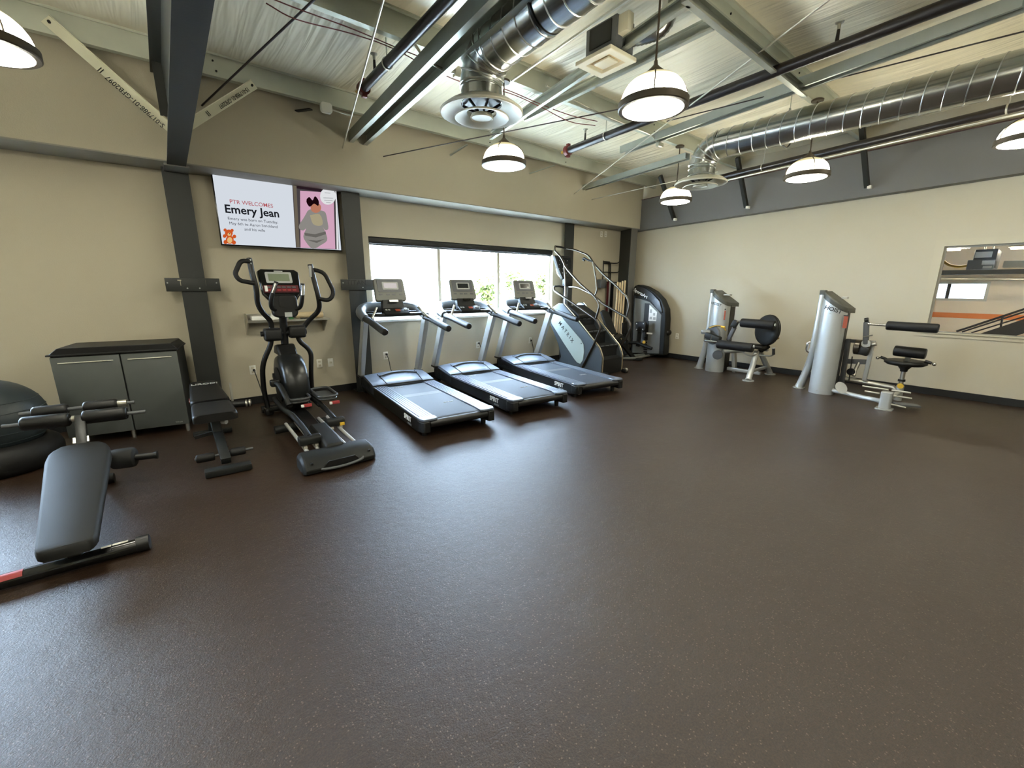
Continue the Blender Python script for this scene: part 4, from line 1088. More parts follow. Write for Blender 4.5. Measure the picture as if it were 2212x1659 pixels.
# rear foot housing
g = G(); rings = []
for x, k in ((.725, .8), (.75, .97), (.8, 1), (1.04, 1), (1.29, 1), (1.34, .97), (1.362, .8)):
    rings.append([(x, 3.86 + (yy - 3.86) * k, .0 + zz * k) for yy, zz in ((3.70, .01), (3.69, .05), (3.74, .115), (3.80, .145), (3.93, .15), (3.97, .12), (3.97, .01))])
B(g.loft(rings), 'rear_housing', 'dark_grey', bev=.008)
B(G().tube(spline([(.86, 3.73, .045), (.89, 3.685, .04), (1.05, 3.66, .04), (1.21, 3.685, .05), (1.24, 3.73, .065)]), .012, seg=10), 'lift_handle', 'mid_grey')
G().prism([(.86, .03), (1.22, .03), (1.16, .1), (.93, .1)], 'y', 3.685, 3.70).xf(Matrix()).build('handle_recess', 'black', el, smooth=False)
for p in ((.8, 3.73, .1), (1.3, 3.73, .1)):
    B(G().cyl(p, (p[0], p[1] - .02, p[2]), .01, seg=10), 'bolt', 'black')
# rails
for x in (.84, .935, 1.175, 1.27):
    B(G().cyl((x, 3.93, .1), (x + .01, 4.95, .13), .017, seg=14), 'rail', 'rail_steel')
B(G().prism([(3.9, .06), (3.9, .17), (4.05, .2), (4.45, .225), (4.55, .18), (4.55, .06)], 'x', .975, 1.135), 'rail_cover', 'dark_grey', bev=.02)
B(G().prism([(4.5, .05), (4.5, .16), (5.0, .2), (5.2, .2), (5.2, .05)], 'x', .98, 1.12), 'centre_beam', 'black', bev=.015)
B(G().cyl((.74, 4.98, .075), (1.38, 4.98, .075), .045, seg=18), 'mid_stabilizer', 'dark_grey')
B(G().cyl((.78, 6.02, .055), (1.36, 6.02, .055), .05, seg=18), 'front_stabilizer', 'black')
B(G().prism([(5.15, .05), (5.15, .14), (6.02, .14), (6.02, .05)], 'x', 1.0, 1.12), 'main_beam', 'black', bev=.01)
# roller carriages and pedal arms
for (cy, x0, x1, lab) in ((4.12, .795, .985, 0), (4.53, 1.155, 1.335, 1)):
    B(G().prism(rrect(.1, .085, .03, 4, cy, .185), 'x', x0, x1), 'roller_carriage', 'dark_grey', bev=.008)
    for xx in (x0 + .03, x1 - .06):
        B(G().cyl((xx, cy - .02, .12), (xx + .03, cy - .02, .12), .028, seg=16), 'roller', 'bare_steel')
    xm = (x0 + x1) / 2
    py = 5.2 if lab == 0 else 5.1; pz = .36 if lab == 0 else .37
    arm = spline([(xm, cy, .21), (xm, cy + .25, .245), (xm - .02, cy + .55, .29), (xm - .02, py - .1, pz - .1), (xm - .04, py + .25, pz - .05)])
    B(G().tube(arm, .028, seg=12), 'pedal_arm', 'dark_grey')
    px0, px1 = (.905, 1.165) if lab == 0 else (1.185, 1.43)
    pw = px1 - px0; cxp = (px0 + px1) / 2
    out = rrect(pw * .82, .44, .07, 5, cxp, py)
    B(G().prism(out, 'z', pz - .035, pz - .012), 'pedal', 'pedal_grey', bev=.01)
    gg = G(); rim = [Vector((x, y, pz + .006 + .02 * (1 if y > py else .3))) for x, y in out]
    gg.tube(rim, .014, seg=8, closed=True); B(gg, 'pedal_rim', 'pedal_grey')
    B(G().box((cxp + .05, py - .25, pz - .06), (.09, .02, .035), bev=.004), 'warning_sticker', 'red_print')
    B(G().box((cxp + .0, py - .252, pz - .06), (.03, .02, .03), bev=.004), 'sticker_label', 'white')
B(G().box((1.3, 4.475, .165), (.045, .02, .03)), 'caution_sticker', 'yellow', smooth=False)
# flywheel housing
hc = Vector((1.06, 5.5, .46))
def hshape(k, dx):
    out = []
    for i in range(28):
        a = 2 * math.pi * i / 28; r = .36 * k
        z = hc.z + r * math.sin(a) * 1.0; y = hc.y + r * math.cos(a) * 1.0
        out.append((hc.x + dx, y, max(.07, z)))
    return out
B(G().loft([hshape(.72, -.135), hshape(.9, -.125), hshape(.97, -.09), hshape(1, 0), hshape(.97, .09), hshape(.9, .125), hshape(.72, .135)]), 'flywheel_housing', 'fly_black', ang=60)
for s in (-1, 1):
    B(G().lathe([(.2, 0), (.205, .012), (.14, .02), (.05, .02), (.001, .02)], hc + Vector((s * .134, 0, 0)), seg=32, axis=(s, 0, 0)), 'crank_disc', 'dark_grey')
    ap = hc + Vector((s * .16, -.12 * s, .1 * -s))
    B(G().bar(hc + Vector((s * .165, 0, 0)), ap + Vector((0, 0, 0)), .03, .06), 'crank_arm', 'dark_grey')
B(G().box((.855, 5.32, .52), (.1, .09, .08), bev=.02), 'crank_cover', 'black')
cr = spline([(.86, 5.3, .52), (.88, 5.2, .5), (.9, 5.05, .4), (.91, 5.0, .32)])
B(G().tube(cr, .03, seg=12), 'link_arm', 'dark_grey')
B(G().prism([(5.45, .79), (5.82, .79), (5.74, .9), (5.6, .92)], 'x', .96, 1.16), 'mast_shroud', 'black', bev=.02)
# mast
B(G().tube([(1.065, 5.66, .85), (1.068, 5.6, 1.25), (1.07, 5.56, 1.45)], .042, seg=16), 'mast', 'black')
# pivots
B(G().cyl((.82, 5.62, 1.05), (1.31, 5.62, 1.05), .03, seg=14), 'pivot_axle', 'black')
for x0, x1, z in ((.85, 1.03, 1.04), (1.11, 1.29, 1.06)):
    B(G().prism(rrect(.15, .15, .04, 5, 5.6, z), 'x', x0, x1), 'pivot_cover', 'black', bev=.02)
# console
tl = Matrix.Translation((1.07, 5.45, 1.42)) @ Matrix.Rotation(math.radians(-22), 4, 'X')
B(G().prism([(-.13, 0), (.13, 0), (.2, .1), (.215, .36), (.17, .39), (-.17, .39), (-.215, .36), (-.2, .1)], 'y', .0, .055).xf(tl), 'console', 'black_gloss', bev=.015)
B(G().prism(rrect(.27, .13, .015, 4, -.005, .285), 'y', -.006, .002).xf(tl), 'display_frame', 'lt_grey')
B(G().prism(rrect(.215, .085, .006, 4, -.005, .285), 'y', -.009, -.005).xf(tl), 'display', 'lcd')
B(G().prism(rrect(.36, .085, .01, 4, 0, .15), 'y', -.005, .002).xf(tl), 'key_panel', 'maroon')
for r_ in range(2):
    for k in range(6):
        B(G().box(tl @ Vector((-.13 + .052 * k, -.008, .168 - .035 * r_)), (.04, .006, .018), R=tl.to_3x3()), 'key', 'red_print' if r_ else 'mid_grey', smooth=False)
B(G().box(tl @ Vector((-.155, -.01, .15)), (.03, .01, .07), R=tl.to_3x3(), bev=.008), 'side_label', 'white')
B(G().box(tl @ Vector((0, -.006, .36)), (.09, .004, .01), R=tl.to_3x3()), 'maker_mark', 'lt_grey', smooth=False)
B(G().prism(rrect(.26, .26, .06, 5, 1.07, 1.37), 'y', 5.4, 5.53), 'bottle_holder', 'black', bev=.02)
B(G().prism(rrect(.15, .13, .03, 5, 1.085, 1.42), 'y', 5.392, 5.402), 'bottle_recess', 'base_black')
B(G().box((1.09, 5.395, 1.275), (.075, .008, .05)), 'rating_label', 'lt_grey', smooth=False)
# fixed pulse grips
for s, top in ((-1, (.985, 5.28, 1.64)), (1, (1.25, 5.3, 1.62))):
    B(G().tube(fillet([(1.07 + s * .06, 5.45, 1.32), (1.07 + s * .15, 5.38, 1.34), (1.07 + s * .16, 5.3, 1.45), top], .08), .022, seg=12), 'pulse_grip', 'black')
    t = Vector(top); d = (t - Vector((1.07 + s * .16, 5.3, 1.45))).normalized()
    B(G().tube([t - d * .13 + Vector((0, -.012, 0)), t - d * .02 + Vector((0, -.012, 0))], .018, seg=10), 'pulse_sensor', 'chrome')
# moving handles
def handle(side, pts_low, pts_up, loop):
    B(G().tube(fillet(pts_low, .12), .028, seg=14), 'swing_arm', 'black')
    B(G().tube(fillet(pts_up, .12), .028, seg=14), 'handlebar', 'black')
    B(G().tube(fillet(loop, .07), .024, seg=12), 'hand_loop', 'foam')
handle(-1, [(.93, 5.62, 1.05), (.915, 5.62, .93), (.80, 5.66, .69), (.79, 5.72, .37), (.81, 5.72, .15)],
       [(.94, 5.62, 1.08), (.94, 5.6, 1.19), (.815, 5.55, 1.36), (.82, 5.5, 1.56), (.80, 5.5, 1.70), (.795, 5.55, 1.885)],
       [at(543, 566, y=5.53), at(520, 562, y=5.5), at(507, 592, y=5.47), at(517, 606, y=5.46), at(549, 612, y=5.48)])
handle(1, [(1.21, 5.62, 1.05), (1.215, 5.62, .94), (1.345, 5.62, .81), (1.32, 5.66, .5), (1.33, 5.74, .26)],
       [(1.27, 5.62, 1.08), (1.335, 5.6, 1.17), (1.46, 5.5, 1.31), (1.45, 5.46, 1.45), (1.40, 5.5, 1.84)],
       [at(674, 582, y=5.5), at(700, 588, y=5.46), at(722, 632, y=5.42), at(712, 650, y=5.42), at(688, 645, y=5.44)])
B(G().box((.80, 5.515, 1.84), (.012, .02, .07), bev=.004), 'resistance_switch', 'lt_grey')
B(G().box((1.39, 5.475, 1.76), (.03, .02, .13), bev=.006), 'resistance_switch', 'lt_grey')
B(G().box((.82, 5.76, .09), (.09, .12, .09), bev=.02), 'arm_joint', 'black'); B(G().box((1.34, 5.78, .2), (.08, .12, .12), bev=.02), 'arm_joint', 'black')
B(G().tube(spline([(.83, 5.7, .12), (.9, 5.6, .15), (.95, 5.4, .2), (.96, 5.2, .27)]), .03, seg=12), 'connecting_link', 'dark_grey')
# ================================================================== stair climber
sc = thing('stair_climber', 'grey stair climber with tall curved handrails by the far column', 'stair climber', (6.3, 5.4, 0))
B = lambda g, n, m, **k: g.build(n, m, sc, **k)
SXL, SXR = 5.99, 6.62
def sy(x, y, X=SXL): p = at(x, y, x=X); return (p.y, p.z)
M['climb_grey'] = mat('climber_grey_shell', '4c5358', 0.38, metal=0.3)
M['climb_pale'] = mat('climber_pale_panel', 'a3ada6', 0.4)
M['gold_trim'] = mat('champagne_trim', 'b3a486', 0.3, metal=0.8)
top = sy(1206, 657); back = sy(1184, 686)
outline = [sy(1187, 680), sy(1193, 664), sy(1206, 655), sy(1216, 656), sy(1240, 684), sy(1264, 714), sy(1285, 741), sy(1294, 752), sy(1299, 768)]
yb_, zb_ = outline[-1]
low_front = [(yb_ - .015, .35), (yb_ - .01, .03), (5.45, .03), (5.78, .03)]
front = [sy(1212, 770), sy(1206, 746), sy(1197, 722), sy(1189, 702)]
poly = outline + low_front + [(6.0, .03)] + [(max(a, 5.75), b) for a, b in front]
for X0, X1, nm in ((SXL, SXL + .055, 'side_shell'), (SXR - .055, SXR, 'side_shell')):
    B(G().prism(poly, 'x', X0, X1), nm, 'climb_grey', bev=.012)
# pale panel with the name
pp = [sy(*p, SXL - .004) for p in ((1190.5, 690), (1193, 683), (1199, 677), (1207, 677), (1232, 706), (1255, 733), (1261, 744), (1262, 760), (1260, 778), (1254, 786), (1247, 783), (1241, 776), (1216, 738), (1192, 699))]
B(G().prism(pp, 'x', SXL - .012, SXL - .001), 'name_panel', 'climb_pale', bev=.006)
c = at(1222.5, 717, x=SXL - .0125); d = at(1237, 739, x=SXL - .0125) - at(1209, 699, x=SXL - .0125)
lettering('maker_lettering', 'M A T R I X', .105, 'dark_grey', c, d, d.cross(Vector((1, 0, 0))) * 1, sc, bold=.002, sx=1.0)
B(G().cyl(at(1256, 742, x=SXL - .012), at(1256, 742, x=SXL - .014), .012, seg=12), 'panel_screw', 'black')
# trim along the sloping edges
for X in (SXL + .03, SXR - .03):
    pts = [Vector((X, a, b + .008)) for a, b in [outline[3], outline[4], outline[5], outline[6], outline[7], outline[8]] + [(yb_ - .02, .33), (yb_ - .015, .05)]]
    B(G().tube(fillet(pts, .08), .012, seg=8), 'edge_trim', 'gold_trim')
# inner body, steps
B(G().prism([(5.95, .05), (5.95, 1.12), (5.8, 1.18), (5.62, 1.02), (5.1, .3), (4.95, .05)], 'x', SXL + .06, SXR - .06), 'inner_body', 'black')
for k, (px, py) in enumerate(((1248, 689), (1272, 716), (1297, 748))):
    p = at(px, py, x=SXL + .06)
    y0, z0 = p.y, p.z
    B(G().span((SXL + .062, y0, z0 - .045), (SXR - .062, y0 + .3, z0), bev=.008), 'step', 'dark_grey')
    B(G().span((SXL + .064, y0 + .02, z0 - .26), (SXR - .064, y0 + .035, z0 - .045)), 'riser', 'black', smooth=False)
    for q in (-.004,):
        for j in range(4):
            B(G().span((SXL + .07 + .13 * j, y0 - .006, z0 - .012), (SXL + .17 + .13 * j, y0 + .012, z0 + .004), bev=.003), 'step_nosing', 'mid_grey')
B(G().prism([(yb_ - .02, .03), (yb_ - .02, .3), (yb_ + .12, .34), (yb_ + .12, .03)], 'x', SXL + .06, SXR - .06), 'front_kick', 'black', smooth=False)
p = at(1227, 655, x=6.3)
B(G().prism([(5.9, 1.08), (5.9, 1.2), (5.78, 1.24), (5.45, 1.08), (5.45, 1.0)], 'x', SXL + .06, SXR - .06), 'top_cover', 'black', bev=.02)
for X in (SXL + .05, SXR + .01):
    B(G().box((X, yb_ - .06, .04), (.1, .1, .07), bev=.015), 'foot', 'black')
B(G().cyl((SXR - .02, yb_ - .07, .05), (SXR + .04, yb_ - .07, .05), .045, seg=18), 'transport_wheel', 'bare_steel')
# handrails
def R_(pts, X, fil=.1): return fillet([at(x, y, x=X) for x, y in pts], fil, 6)
XU, XV = SXL - .02, SXR + .03
upL = R_([(1199, 532), (1198, 541), (1213, 556), (1222, 578), (1252, 612), (1285, 641), (1296, 659), (1287, 690)], XU)
B(G().tube(upL, .019, seg=14), 'upper_handrail', 'tube_grey')
upR = R_([(1222, 536.5), (1240, 539), (1271, 551), (1283, 570), (1303, 592), (1332, 618), (1356, 643), (1360, 662), (1352, 688)], XV)
B(G().tube(upR, .019, seg=14), 'upper_handrail', 'tube_grey')
B(G().tube([upL[0], at(1212, 534, y=upL[0].y), upR[0]], .017, seg=12), 'top_crossbar', 'black')
lowL = R_([(1197, 619), (1197, 627), (1240, 657), (1289, 691), (1298, 708), (1287, 735), (1257, 796)], XU)
B(G().tube(lowL, .021, seg=14), 'lower_handrail', 'tube_grey')
lowR = R_([(1215, 620), (1247, 620), (1281, 637), (1303, 657), (1354, 686), (1364, 704), (1354, 728), (1337, 752)], XV)
B(G().tube(lowR, .021, seg=14), 'lower_handrail', 'tube_grey')
B(G().tube([lowL[0], at(1208, 618, y=lowL[0].y), lowR[0]], .018, seg=12), 'low_crossbar', 'black')
B(G().tube(R_([(1281, 566), (1287, 600), (1290, 628), (1285, 638)], XV - .02, .06), .016, seg=12), 'rail_stay', 'tube_grey')
B(G().tube(R_([(1218, 562), (1221, 605), (1222, 640)], XU + .02, .06), .014, seg=12), 'rail_stay', 'tube_grey')
B(G().tube(R_([(1281, 565), (1270, 562), (1262, 557), (1258, 560), (1263, 563)], XV - .01, .03), .016, seg=12), 'hand_grip', 'foam')
# console
ca = at(1199, 551, y=6.05); cb_ = at(1235, 553, y=6.05); cc_ = at(1231, 605, y=5.95); cd_ = at(1217, 603, y=5.95)
nrm = (cb_ - ca).cross(cd_ - ca).normalized()
if nrm.y > 0: nrm = -nrm
face = [ca, cb_, (cb_ + cc_) / 2 + Vector((.03, 0, 0)), cc_, cd_, (ca + cd_) / 2 + Vector((-.02, 0, 0))]
B(G().loft([face, [p_ - nrm * .07 for p_ in face]]), 'console', 'dark_grey', bev=.015)
fc = sum(face, Vector()) / 6
face2 = [fc + (p_ - fc) * .8 + nrm * .003 for p_ in face]
B(G().loft([face2, [p_ - nrm * .002 for p_ in face2]]), 'console_face', 'dark_glass', smooth=False)
for u in range(3):
    for v in range(4):
        q = face2[0] * 1.0 + (face2[1] - face2[0]) * (.2 + .28 * u) + (face2[3] - face2[1]) * (.15 + .22 * v) * .95
        B(G().cyl(q + nrm * .001, q + nrm * .006, .009, seg=10), 'console_key', 'lt_grey')
B(G().loft([[p_ - nrm * .072 for p_ in face], [fc + (p_ - fc) * .7 - nrm * .12 for p_ in face]]), 'console_back', 'climb_pale', bev=.01)
B(G().tube(fillet([at(1223, 600, y=6.0), at(1224, 625, y=5.97), at(1222, 645, y=5.92), at(1222, 662, y=5.85)], .1), .04, seg=14), 'console_post', 'climb_grey')
B(G().box(at(1226, 610, y=5.93), (.2, .1, .14), bev=.02), 'cup_holder', 'dark_grey')
B(G().tube(fillet([at(1203, 580, y=6.1), at(1205, 592, y=6.1), at(1218, 603, y=6.02)], .08), .022, seg=10), 'console_stay', 'climb_pale')

# ================================================================== weight machine in the corner
cm = thing('corner_weight_machine', 'dark selectorized weight machine with curved shroud in the far corner', 'weight machine', (8.4, 5.6, 0))
B = lambda g, n, m, **k: g.build(n, m, cm, **k)
XC = 8.52
def cy_(x, y): p = at(x, y, x=XC); return (p.y, max(p.z, .02))
M['shroud'] = mat('machine_shroud_grey', '6b6c67', 0.42, metal=0.2)
shell = [cy_(*p) for p in ((1361, 768), (1370, 618), (1378, 615), (1393, 619), (1412, 630), (1428, 647), (1437, 668), (1438, 690), (1433, 768))]
B(G().prism(shell, 'x', XC, XC + .22), 'shroud_shell', 'dark_grey', bev=.02)
panel = [cy_(*p) for p in ((1366, 762), (1372, 644), (1385, 646), (1404, 652), (1420, 668), (1429, 680), (1424, 764))]
B(G().prism(panel, 'x', XC - .012, XC), 'front_panel', 'shroud', bev=.006)
head = [cy_(*p) for p in ((1370, 637), (1371, 620), (1380, 617), (1393, 621), (1410, 632), (1426, 650), (1433, 676), (1424, 672), (1406, 650), (1388, 641))]
B(G().prism(head, 'x', XC - .03, XC), 'header_panel', 'black_gloss', bev=.01)
c = at(1384, 634, x=XC - .031); d = at(1394, 640, x=XC - .03) - at(1374, 628, x=XC - .03)
lettering('maker_lettering', 'SportsArt', .1, 'white', c, d, d.cross(Vector((1, 0, 0))), cm, bold=.01)
a, b = at(1401.5, 693, x=XC - .014), at(1420, 659, x=XC - .014)
plc = [cy_(*p) for p in ((1401.5, 693), (1404, 658), (1420, 674), (1418, 694))]
B(G().prism(plc, 'x', XC - .016, XC - .011), 'instruction_placard', 'white', smooth=False)
for (x0, y0, x1, y1) in ((1404, 668, 1408, 676), (1411, 676, 1415, 682), (1403.5, 684, 1408, 690), (1411, 685, 1416, 691)):
    p_, q_ = at(x0, y0, x=XC - .017), at(x1, y1, x=XC - .017)
    B(G().span((XC - .0175, q_.y, q_.z), (XC - .016, p_.y, p_.z)), 'placard_figure', 'lt_grey', smooth=False)
p_, q_ = at(1397, 718, x=XC - .013), at(1409, 722.5, x=XC - .013)
B(G().span((XC - .016, q_.y, q_.z), (XC - .011, p_.y, p_.z)), 'small_label', 'white', smooth=False)
p_, q_ = at(1393, 655, x=XC - .012), at(1399, 735, x=XC - .012)
B(G().span((XC - .0125, q_.y, q_.z), (XC - .0115, p_.y, p_.z)), 'weight_slot', 'black', smooth=False)
for k in range(7):
    p_, q_ = at(1390, 727 + 5.2 * k, x=XC - .03), at(1397, 730.5 + 5.2 * k, x=XC - .03)
    B(G().span((XC - .03, q_.y, q_.z), (XC - .012, p_.y, p_.z)), 'weight_plate', 'black', smooth=False)
B(G().cyl(at(1391, 739, x=XC - .04), at(1391, 739, x=XC - .08), .035, seg=16), 'selector_knob', 'yellow')
# lifting arm with foot pad
fp = [at(1372, 695, x=XC - .25), at(1394, 695, x=XC - .25), at(1393, 713, x=XC - .25), at(1388, 718, x=XC - .25), at(1378, 718, x=XC - .25), at(1372, 712, x=XC - .25)]
B(G().loft([fp, [p_ + Vector((.05, 0, 0)) for p_ in fp]]), 'foot_pad', 'black', bev=.012)
for (x, y) in ((1375.5, 699), (1390, 699), (1375, 711.5), (1388.5, 711.5)):
    q = at(x, y, x=XC - .252); B(G().cyl(q, q + Vector((-.006, 0, 0)), .014, seg=10), 'pad_screw', 'lt_grey')
B(G().bar(at(1382, 714, x=XC - .2), at(1378, 748, x=XC - .2), .06, .07), 'pad_arm', 'dark_grey')
B(G().tube([at(1352, 741, x=XC - .28), at(1375, 740, x=XC - .25), at(1408, 753, x=XC - .2)], .035, seg=12), 'lever_bar', 'dark_grey')
B(G().tube([at(1344, 768, z=.05), at(1372, 768, z=.05), at(1405, 765, z=.05)], .03, seg=12), 'base_tube', 'shroud')
B(G().tube([at(1343, 774, z=.05), at(1370, 774, z=.05), at(1410, 766, z=.05)], .03, seg=12), 'base_tube', 'shroud')
B(G().bar(at(1350, 735, x=8.05), at(1352, 766, x=8.05), .1, .1, up=(0, 1, 0)), 'front_post', 'dark_grey')
hb = at(1439, 718, x=8.68)
B(G().ellip(hb, (.1, .12, .085)), 'rear_pad', 'vinyl'); B(G().bar(at(1430, 715, x=8.7), hb, .05, .08), 'rear_bracket', 'dark_grey')
# seat unit
def sq(x, y, yy=5.72): return at(x, y, y=yy)
bp = [sq(1300, 676, 5.8), sq(1307, 671, 5.8), sq(1316, 674, 5.8), sq(1334, 722, 5.62), sq(1316, 723, 5.62)]
B(G().loft([bp, [p_ + Vector((.0, .07, .02)) for p_ in bp]]), 'back_pad', 'vinyl_grey', bev=.02)
st_ = [sq(1320, 726, 5.6), sq(1340, 719, 5.62), sq(1345, 722, 5.4), sq(1330, 733, 5.3)]
B(G().loft([st_, [p_ + Vector((0, 0, -.07)) for p_ in st_]]), 'seat', 'vinyl', bev=.02)
B(G().bar(sq(1333, 730, 5.5), (8.02, 5.55, .03), .07, .07, up=(1, 0, 0)), 'seat_post', 'dark_grey')
B(G().box((8.0, 5.6, .03), (.12, .5, .05), bev=.01), 'seat_foot', 'dark_grey')
B(G().bar(sq(1318, 715, 5.75), (7.96, 5.75, .45), .05, .05, up=(1, 0, 0)), 'back_support', 'dark_grey')
ap = [sq(1346, 698, 5.75), sq(1356, 694, 5.75), sq(1357, 720, 5.75), sq(1346, 722, 5.75)]
B(G().loft([ap, [p_ + Vector((.02, .06, 0)) for p_ in ap]]), 'side_pad', 'vinyl', bev=.015)
B(G().bar(sq(1351, 720, 5.78), at(1351, 742, x=8.05), .05, .05, up=(1, 0, 0)), 'pad_stem', 'dark_grey')
# ================================================================== two silver weight machines by the plain wall
M['cap_grey'] = mat('tower_cap_grey', '45463f', 0.5)
M['shell_silver'] = mat('tower_silver_paint', 'b2b5b3', 0.36, metal=0.45)
def tower(e, cx, y0, y1, depth, ztop_hi, ztop_lo, rear, zfoot=0.0):
    """Silver half-round weight tower: faces -x, from y1 (far) to y0 (near); slanted dark cap."""
    B = lambda g, n, m, **k: g.build(n, m, e, **k)
    ym = (y0 + y1) / 2; hw = (y1 - y0) / 2
    def ztop(y): return ztop_lo + (ztop_hi - ztop_lo) * (y - y0) / (y1 - y0)
    arc = [(cx + .10 - .10 * math.cos(math.radians(a)) * 1.0, ym - hw * math.sin(math.radians(a))) for a in range(-90, 91, 12)]
    outer = [(cx + .10 - .13 * math.cos(math.radians(a)), ym - hw * math.sin(math.radians(a))) for a in range(-90, 91, 10)]
    ring = lambda z, k=1.0, f=None: [(x, y * 1.0 if k == 1 else ym + (y - ym) * k, (f(y) if f else z)) for x, y in outer + [(cx + .14, y0), (cx + .14, y1)]]
    B(G().loft([ring(zfoot), ring(.3), ring(.8), ring(0, 1, lambda y: ztop(y) - .09)]), 'tower_shell', 'shell_silver', ang=50)
    capr = [(x + (.004 if x > cx + .05 else -.004), y) for x, y in outer] + [(cx + .42, y0 - .02), (cx + .42, y1)]
    B(G().loft([[(x, y, ztop(y) - .088) for x, y in capr], [(x, y, ztop(y) - .02) for x, y in capr], [(cx + .1 + (x - cx - .1) * .9, ym + (y - ym) * .9, ztop(y)) for x, y in capr]]), 'tower_cap', 'cap_grey', bev=.008)
    B(G().loft([[(cx + .14, y0 + .02, z), (cx + .40, y0 + .03, z), (cx + .40, y1 - .02, z), (cx + .14, y1 - .02, z)] for z in (.02, ztop_lo - .1)]), 'weight_housing', 'black', smooth=False)
    B(G().loft([[(cx + .13, y0 - .005, z), (cx + .16, y0 - .005, z), (cx + .16, y0 + .03, z), (cx + .13, y0 + .03, z)] for z in (.0, ztop_lo - .06)]), 'edge_rail', 'black', smooth=False)
    # splayed rear leg
    rx, ry = rear
    leg = spline([(rx, ry, .012), (rx - .0, ry - .03, .12), (rx - .03, ry - .1, .42), (cx + .09, y1 + .02, .75), (cx + .10, y1 + .015, ztop_hi - .1), (cx + .10, y1 + .015, ztop_hi - .03)])
    n = len(leg)
    B(G().tube(leg, [.062 - .02 * i / n for i in range(n)], seg=16), 'rear_leg', 'shell_silver')
    B(G().cyl((rx, ry, .0), (rx, ry, .014), .085, seg=24), 'foot_plate', 'shell_silver')
    B(G().box((cx + .1, y1 + .015, ztop_hi - .02), (.1, .075, .07), bev=.01), 'leg_cap', 'cap_grey')
    for z in (.05, ztop_hi - .32):
        q = Vector((cx - .03, ym + hw * .12, z)); B(G().cyl(q, q + Vector((-.008, 0, 0)), .011, seg=10), 'shell_screw', 'bare_steel')
    return ym, hw, ztop
# ---- leg curl
m1 = thing('leg_curl_machine', 'silver leg curl machine with round grey back pad and black rollers', 'weight machine', (8.1, 3.5, 0))
B = lambda g, n, m, **k: g.build(n, m, m1, **k)
ym, hw, zt = tower(m1, 8.05, 3.64, 3.97, .3, 1.535, 1.33, (8.19, 4.13))
lettering('maker_lettering', 'HOIST', .07, 'cap_grey', at(1547, 657, x=8.005), (0, -1, -.25), (0, 0, 1), m1, bold=.01)
B(G().box(at(1564, 681, x=8.06), (.006, .05, .17), bev=0), 'orange_label', 'orange_print', smooth=False)
B(G().box(at(1565, 668, x=8.06), (.006, .05, .02), bev=0), 'dark_label', 'dark_grey', smooth=False)
B(G().box(at(1572, 637, x=8.2), (.1, .12, .03), bev=.006), 'cap_tab', 'bare_steel')
# base frame
B(G().bar((8.3, 3.62, .06), (8.3, 3.02, .06), .06, .06, bev=.008), 'base_beam', 'shell_silver')
B(G().tube([(7.74, 3.0, .015), (8.02, 3.05, .34), (8.12, 3.07, .47)], [.05, .045, .045], seg=16), 'front_leg', 'shell_silver')
B(G().tube([(8.66, 2.99, .015), (8.36, 3.05, .36), (8.25, 3.07, .47)], [.05, .045, .045], seg=16), 'front_leg', 'shell_silver')
for p in ((7.74, 3.0), (8.66, 2.99)):
    B(G().cyl((*p, 0), (*p, .014), .09, seg=24), 'foot_plate', 'shell_silver')
B(G().bar((7.92, 3.02, .15), (8.5, 3.02, .15), .05, .05, bev=.006), 'cross_brace', 'shell_silver')
B(G().bar((8.35, 3.5, .0), (8.28, 3.55, .55), .09, .06, up=(0, 1, 0), bev=.006), 'centre_post', 'shell_silver')
B(G().tube([(8.0, 3.6, .42), (8.2, 3.45, .43), (8.3, 3.35, .44)], .035, seg=12), 'swing_tube', 'shell_silver')
B(G().cyl((7.93, 3.66, .36), (7.87, 3.64, .36), .085, seg=24), 'pulley', 'mid_grey')
# lever arm and cam
B(G().lathe([(.17, -.02), (.18, 0), (.17, .02), (.05, .025), (.001, .025)], (7.9, 3.78, .72), seg=28, axis=(.9, -.4, 0)), 'cam', 'mid_grey')
B(G().tube(spline([at(1533, 708, x=7.85), at(1545, 704, x=7.85), at(1560, 705, x=7.85), at(1568, 714, x=7.85)]), .012, seg=8), 'cam_handle', 'brass')
B(G().cyl(at(1558, 706, x=7.84), at(1566, 707, x=7.84), .022, seg=12), 'cam_knob', 'yellow')
B(G().box(at(1525, 717, x=7.82), (.14, .17, .08), R=Matrix.Rotation(.4, 3, 'Z'), bev=.03), 'adjuster_shroud', 'steel_grey')
B(G().box(at(1540, 729, x=7.8), (.12, .3, .12), R=Matrix.Rotation(.25, 3, 'X'), bev=.03), 'lever_housing', 'dark_grey')
for (x0, y0, x1, y1) in ((1522, 724, 1521, 737), (1537, 725, 1535, 739)):
    B(G().tube([at(x0, y0, x=7.74), at(x1, y1, x=7.74)], .01, seg=8), 'adjuster_pin', 'chrome')
B(G().cyl(at(1521, 735, x=7.75), at(1556, 740, x=7.75), .022, seg=14), 'roller_bar', 'chrome')
B(G().pad(at(1550, 743, x=7.75), at(1627, 752, x=7.75), .078), 'ankle_roller', 'foam')
q = at(1627.5, 748, x=7.72); B(G().cyl(q, q + Vector((0, -.015, 0)), .025, seg=14), 'roller_end', 'lt_grey')
B(G().bar(at(1573, 735, x=7.95), at(1587, 707, x=7.95), .06, .07, up=(1, 0, 0), bev=.01), 'thigh_arm', 'mid_grey')
B(G().box(at(1587, 700, x=7.92), (.08, .1, .14), R=Matrix.Rotation(.4, 3, 'X'), bev=.02), 'thigh_clamp', 'dark_grey')
B(G().tube(fillet([at(1583, 708, x=7.9), at(1589, 696, x=7.9), at(1604, 694, x=7.9)], .05), .02, seg=12), 'thigh_bar', 'chrome')
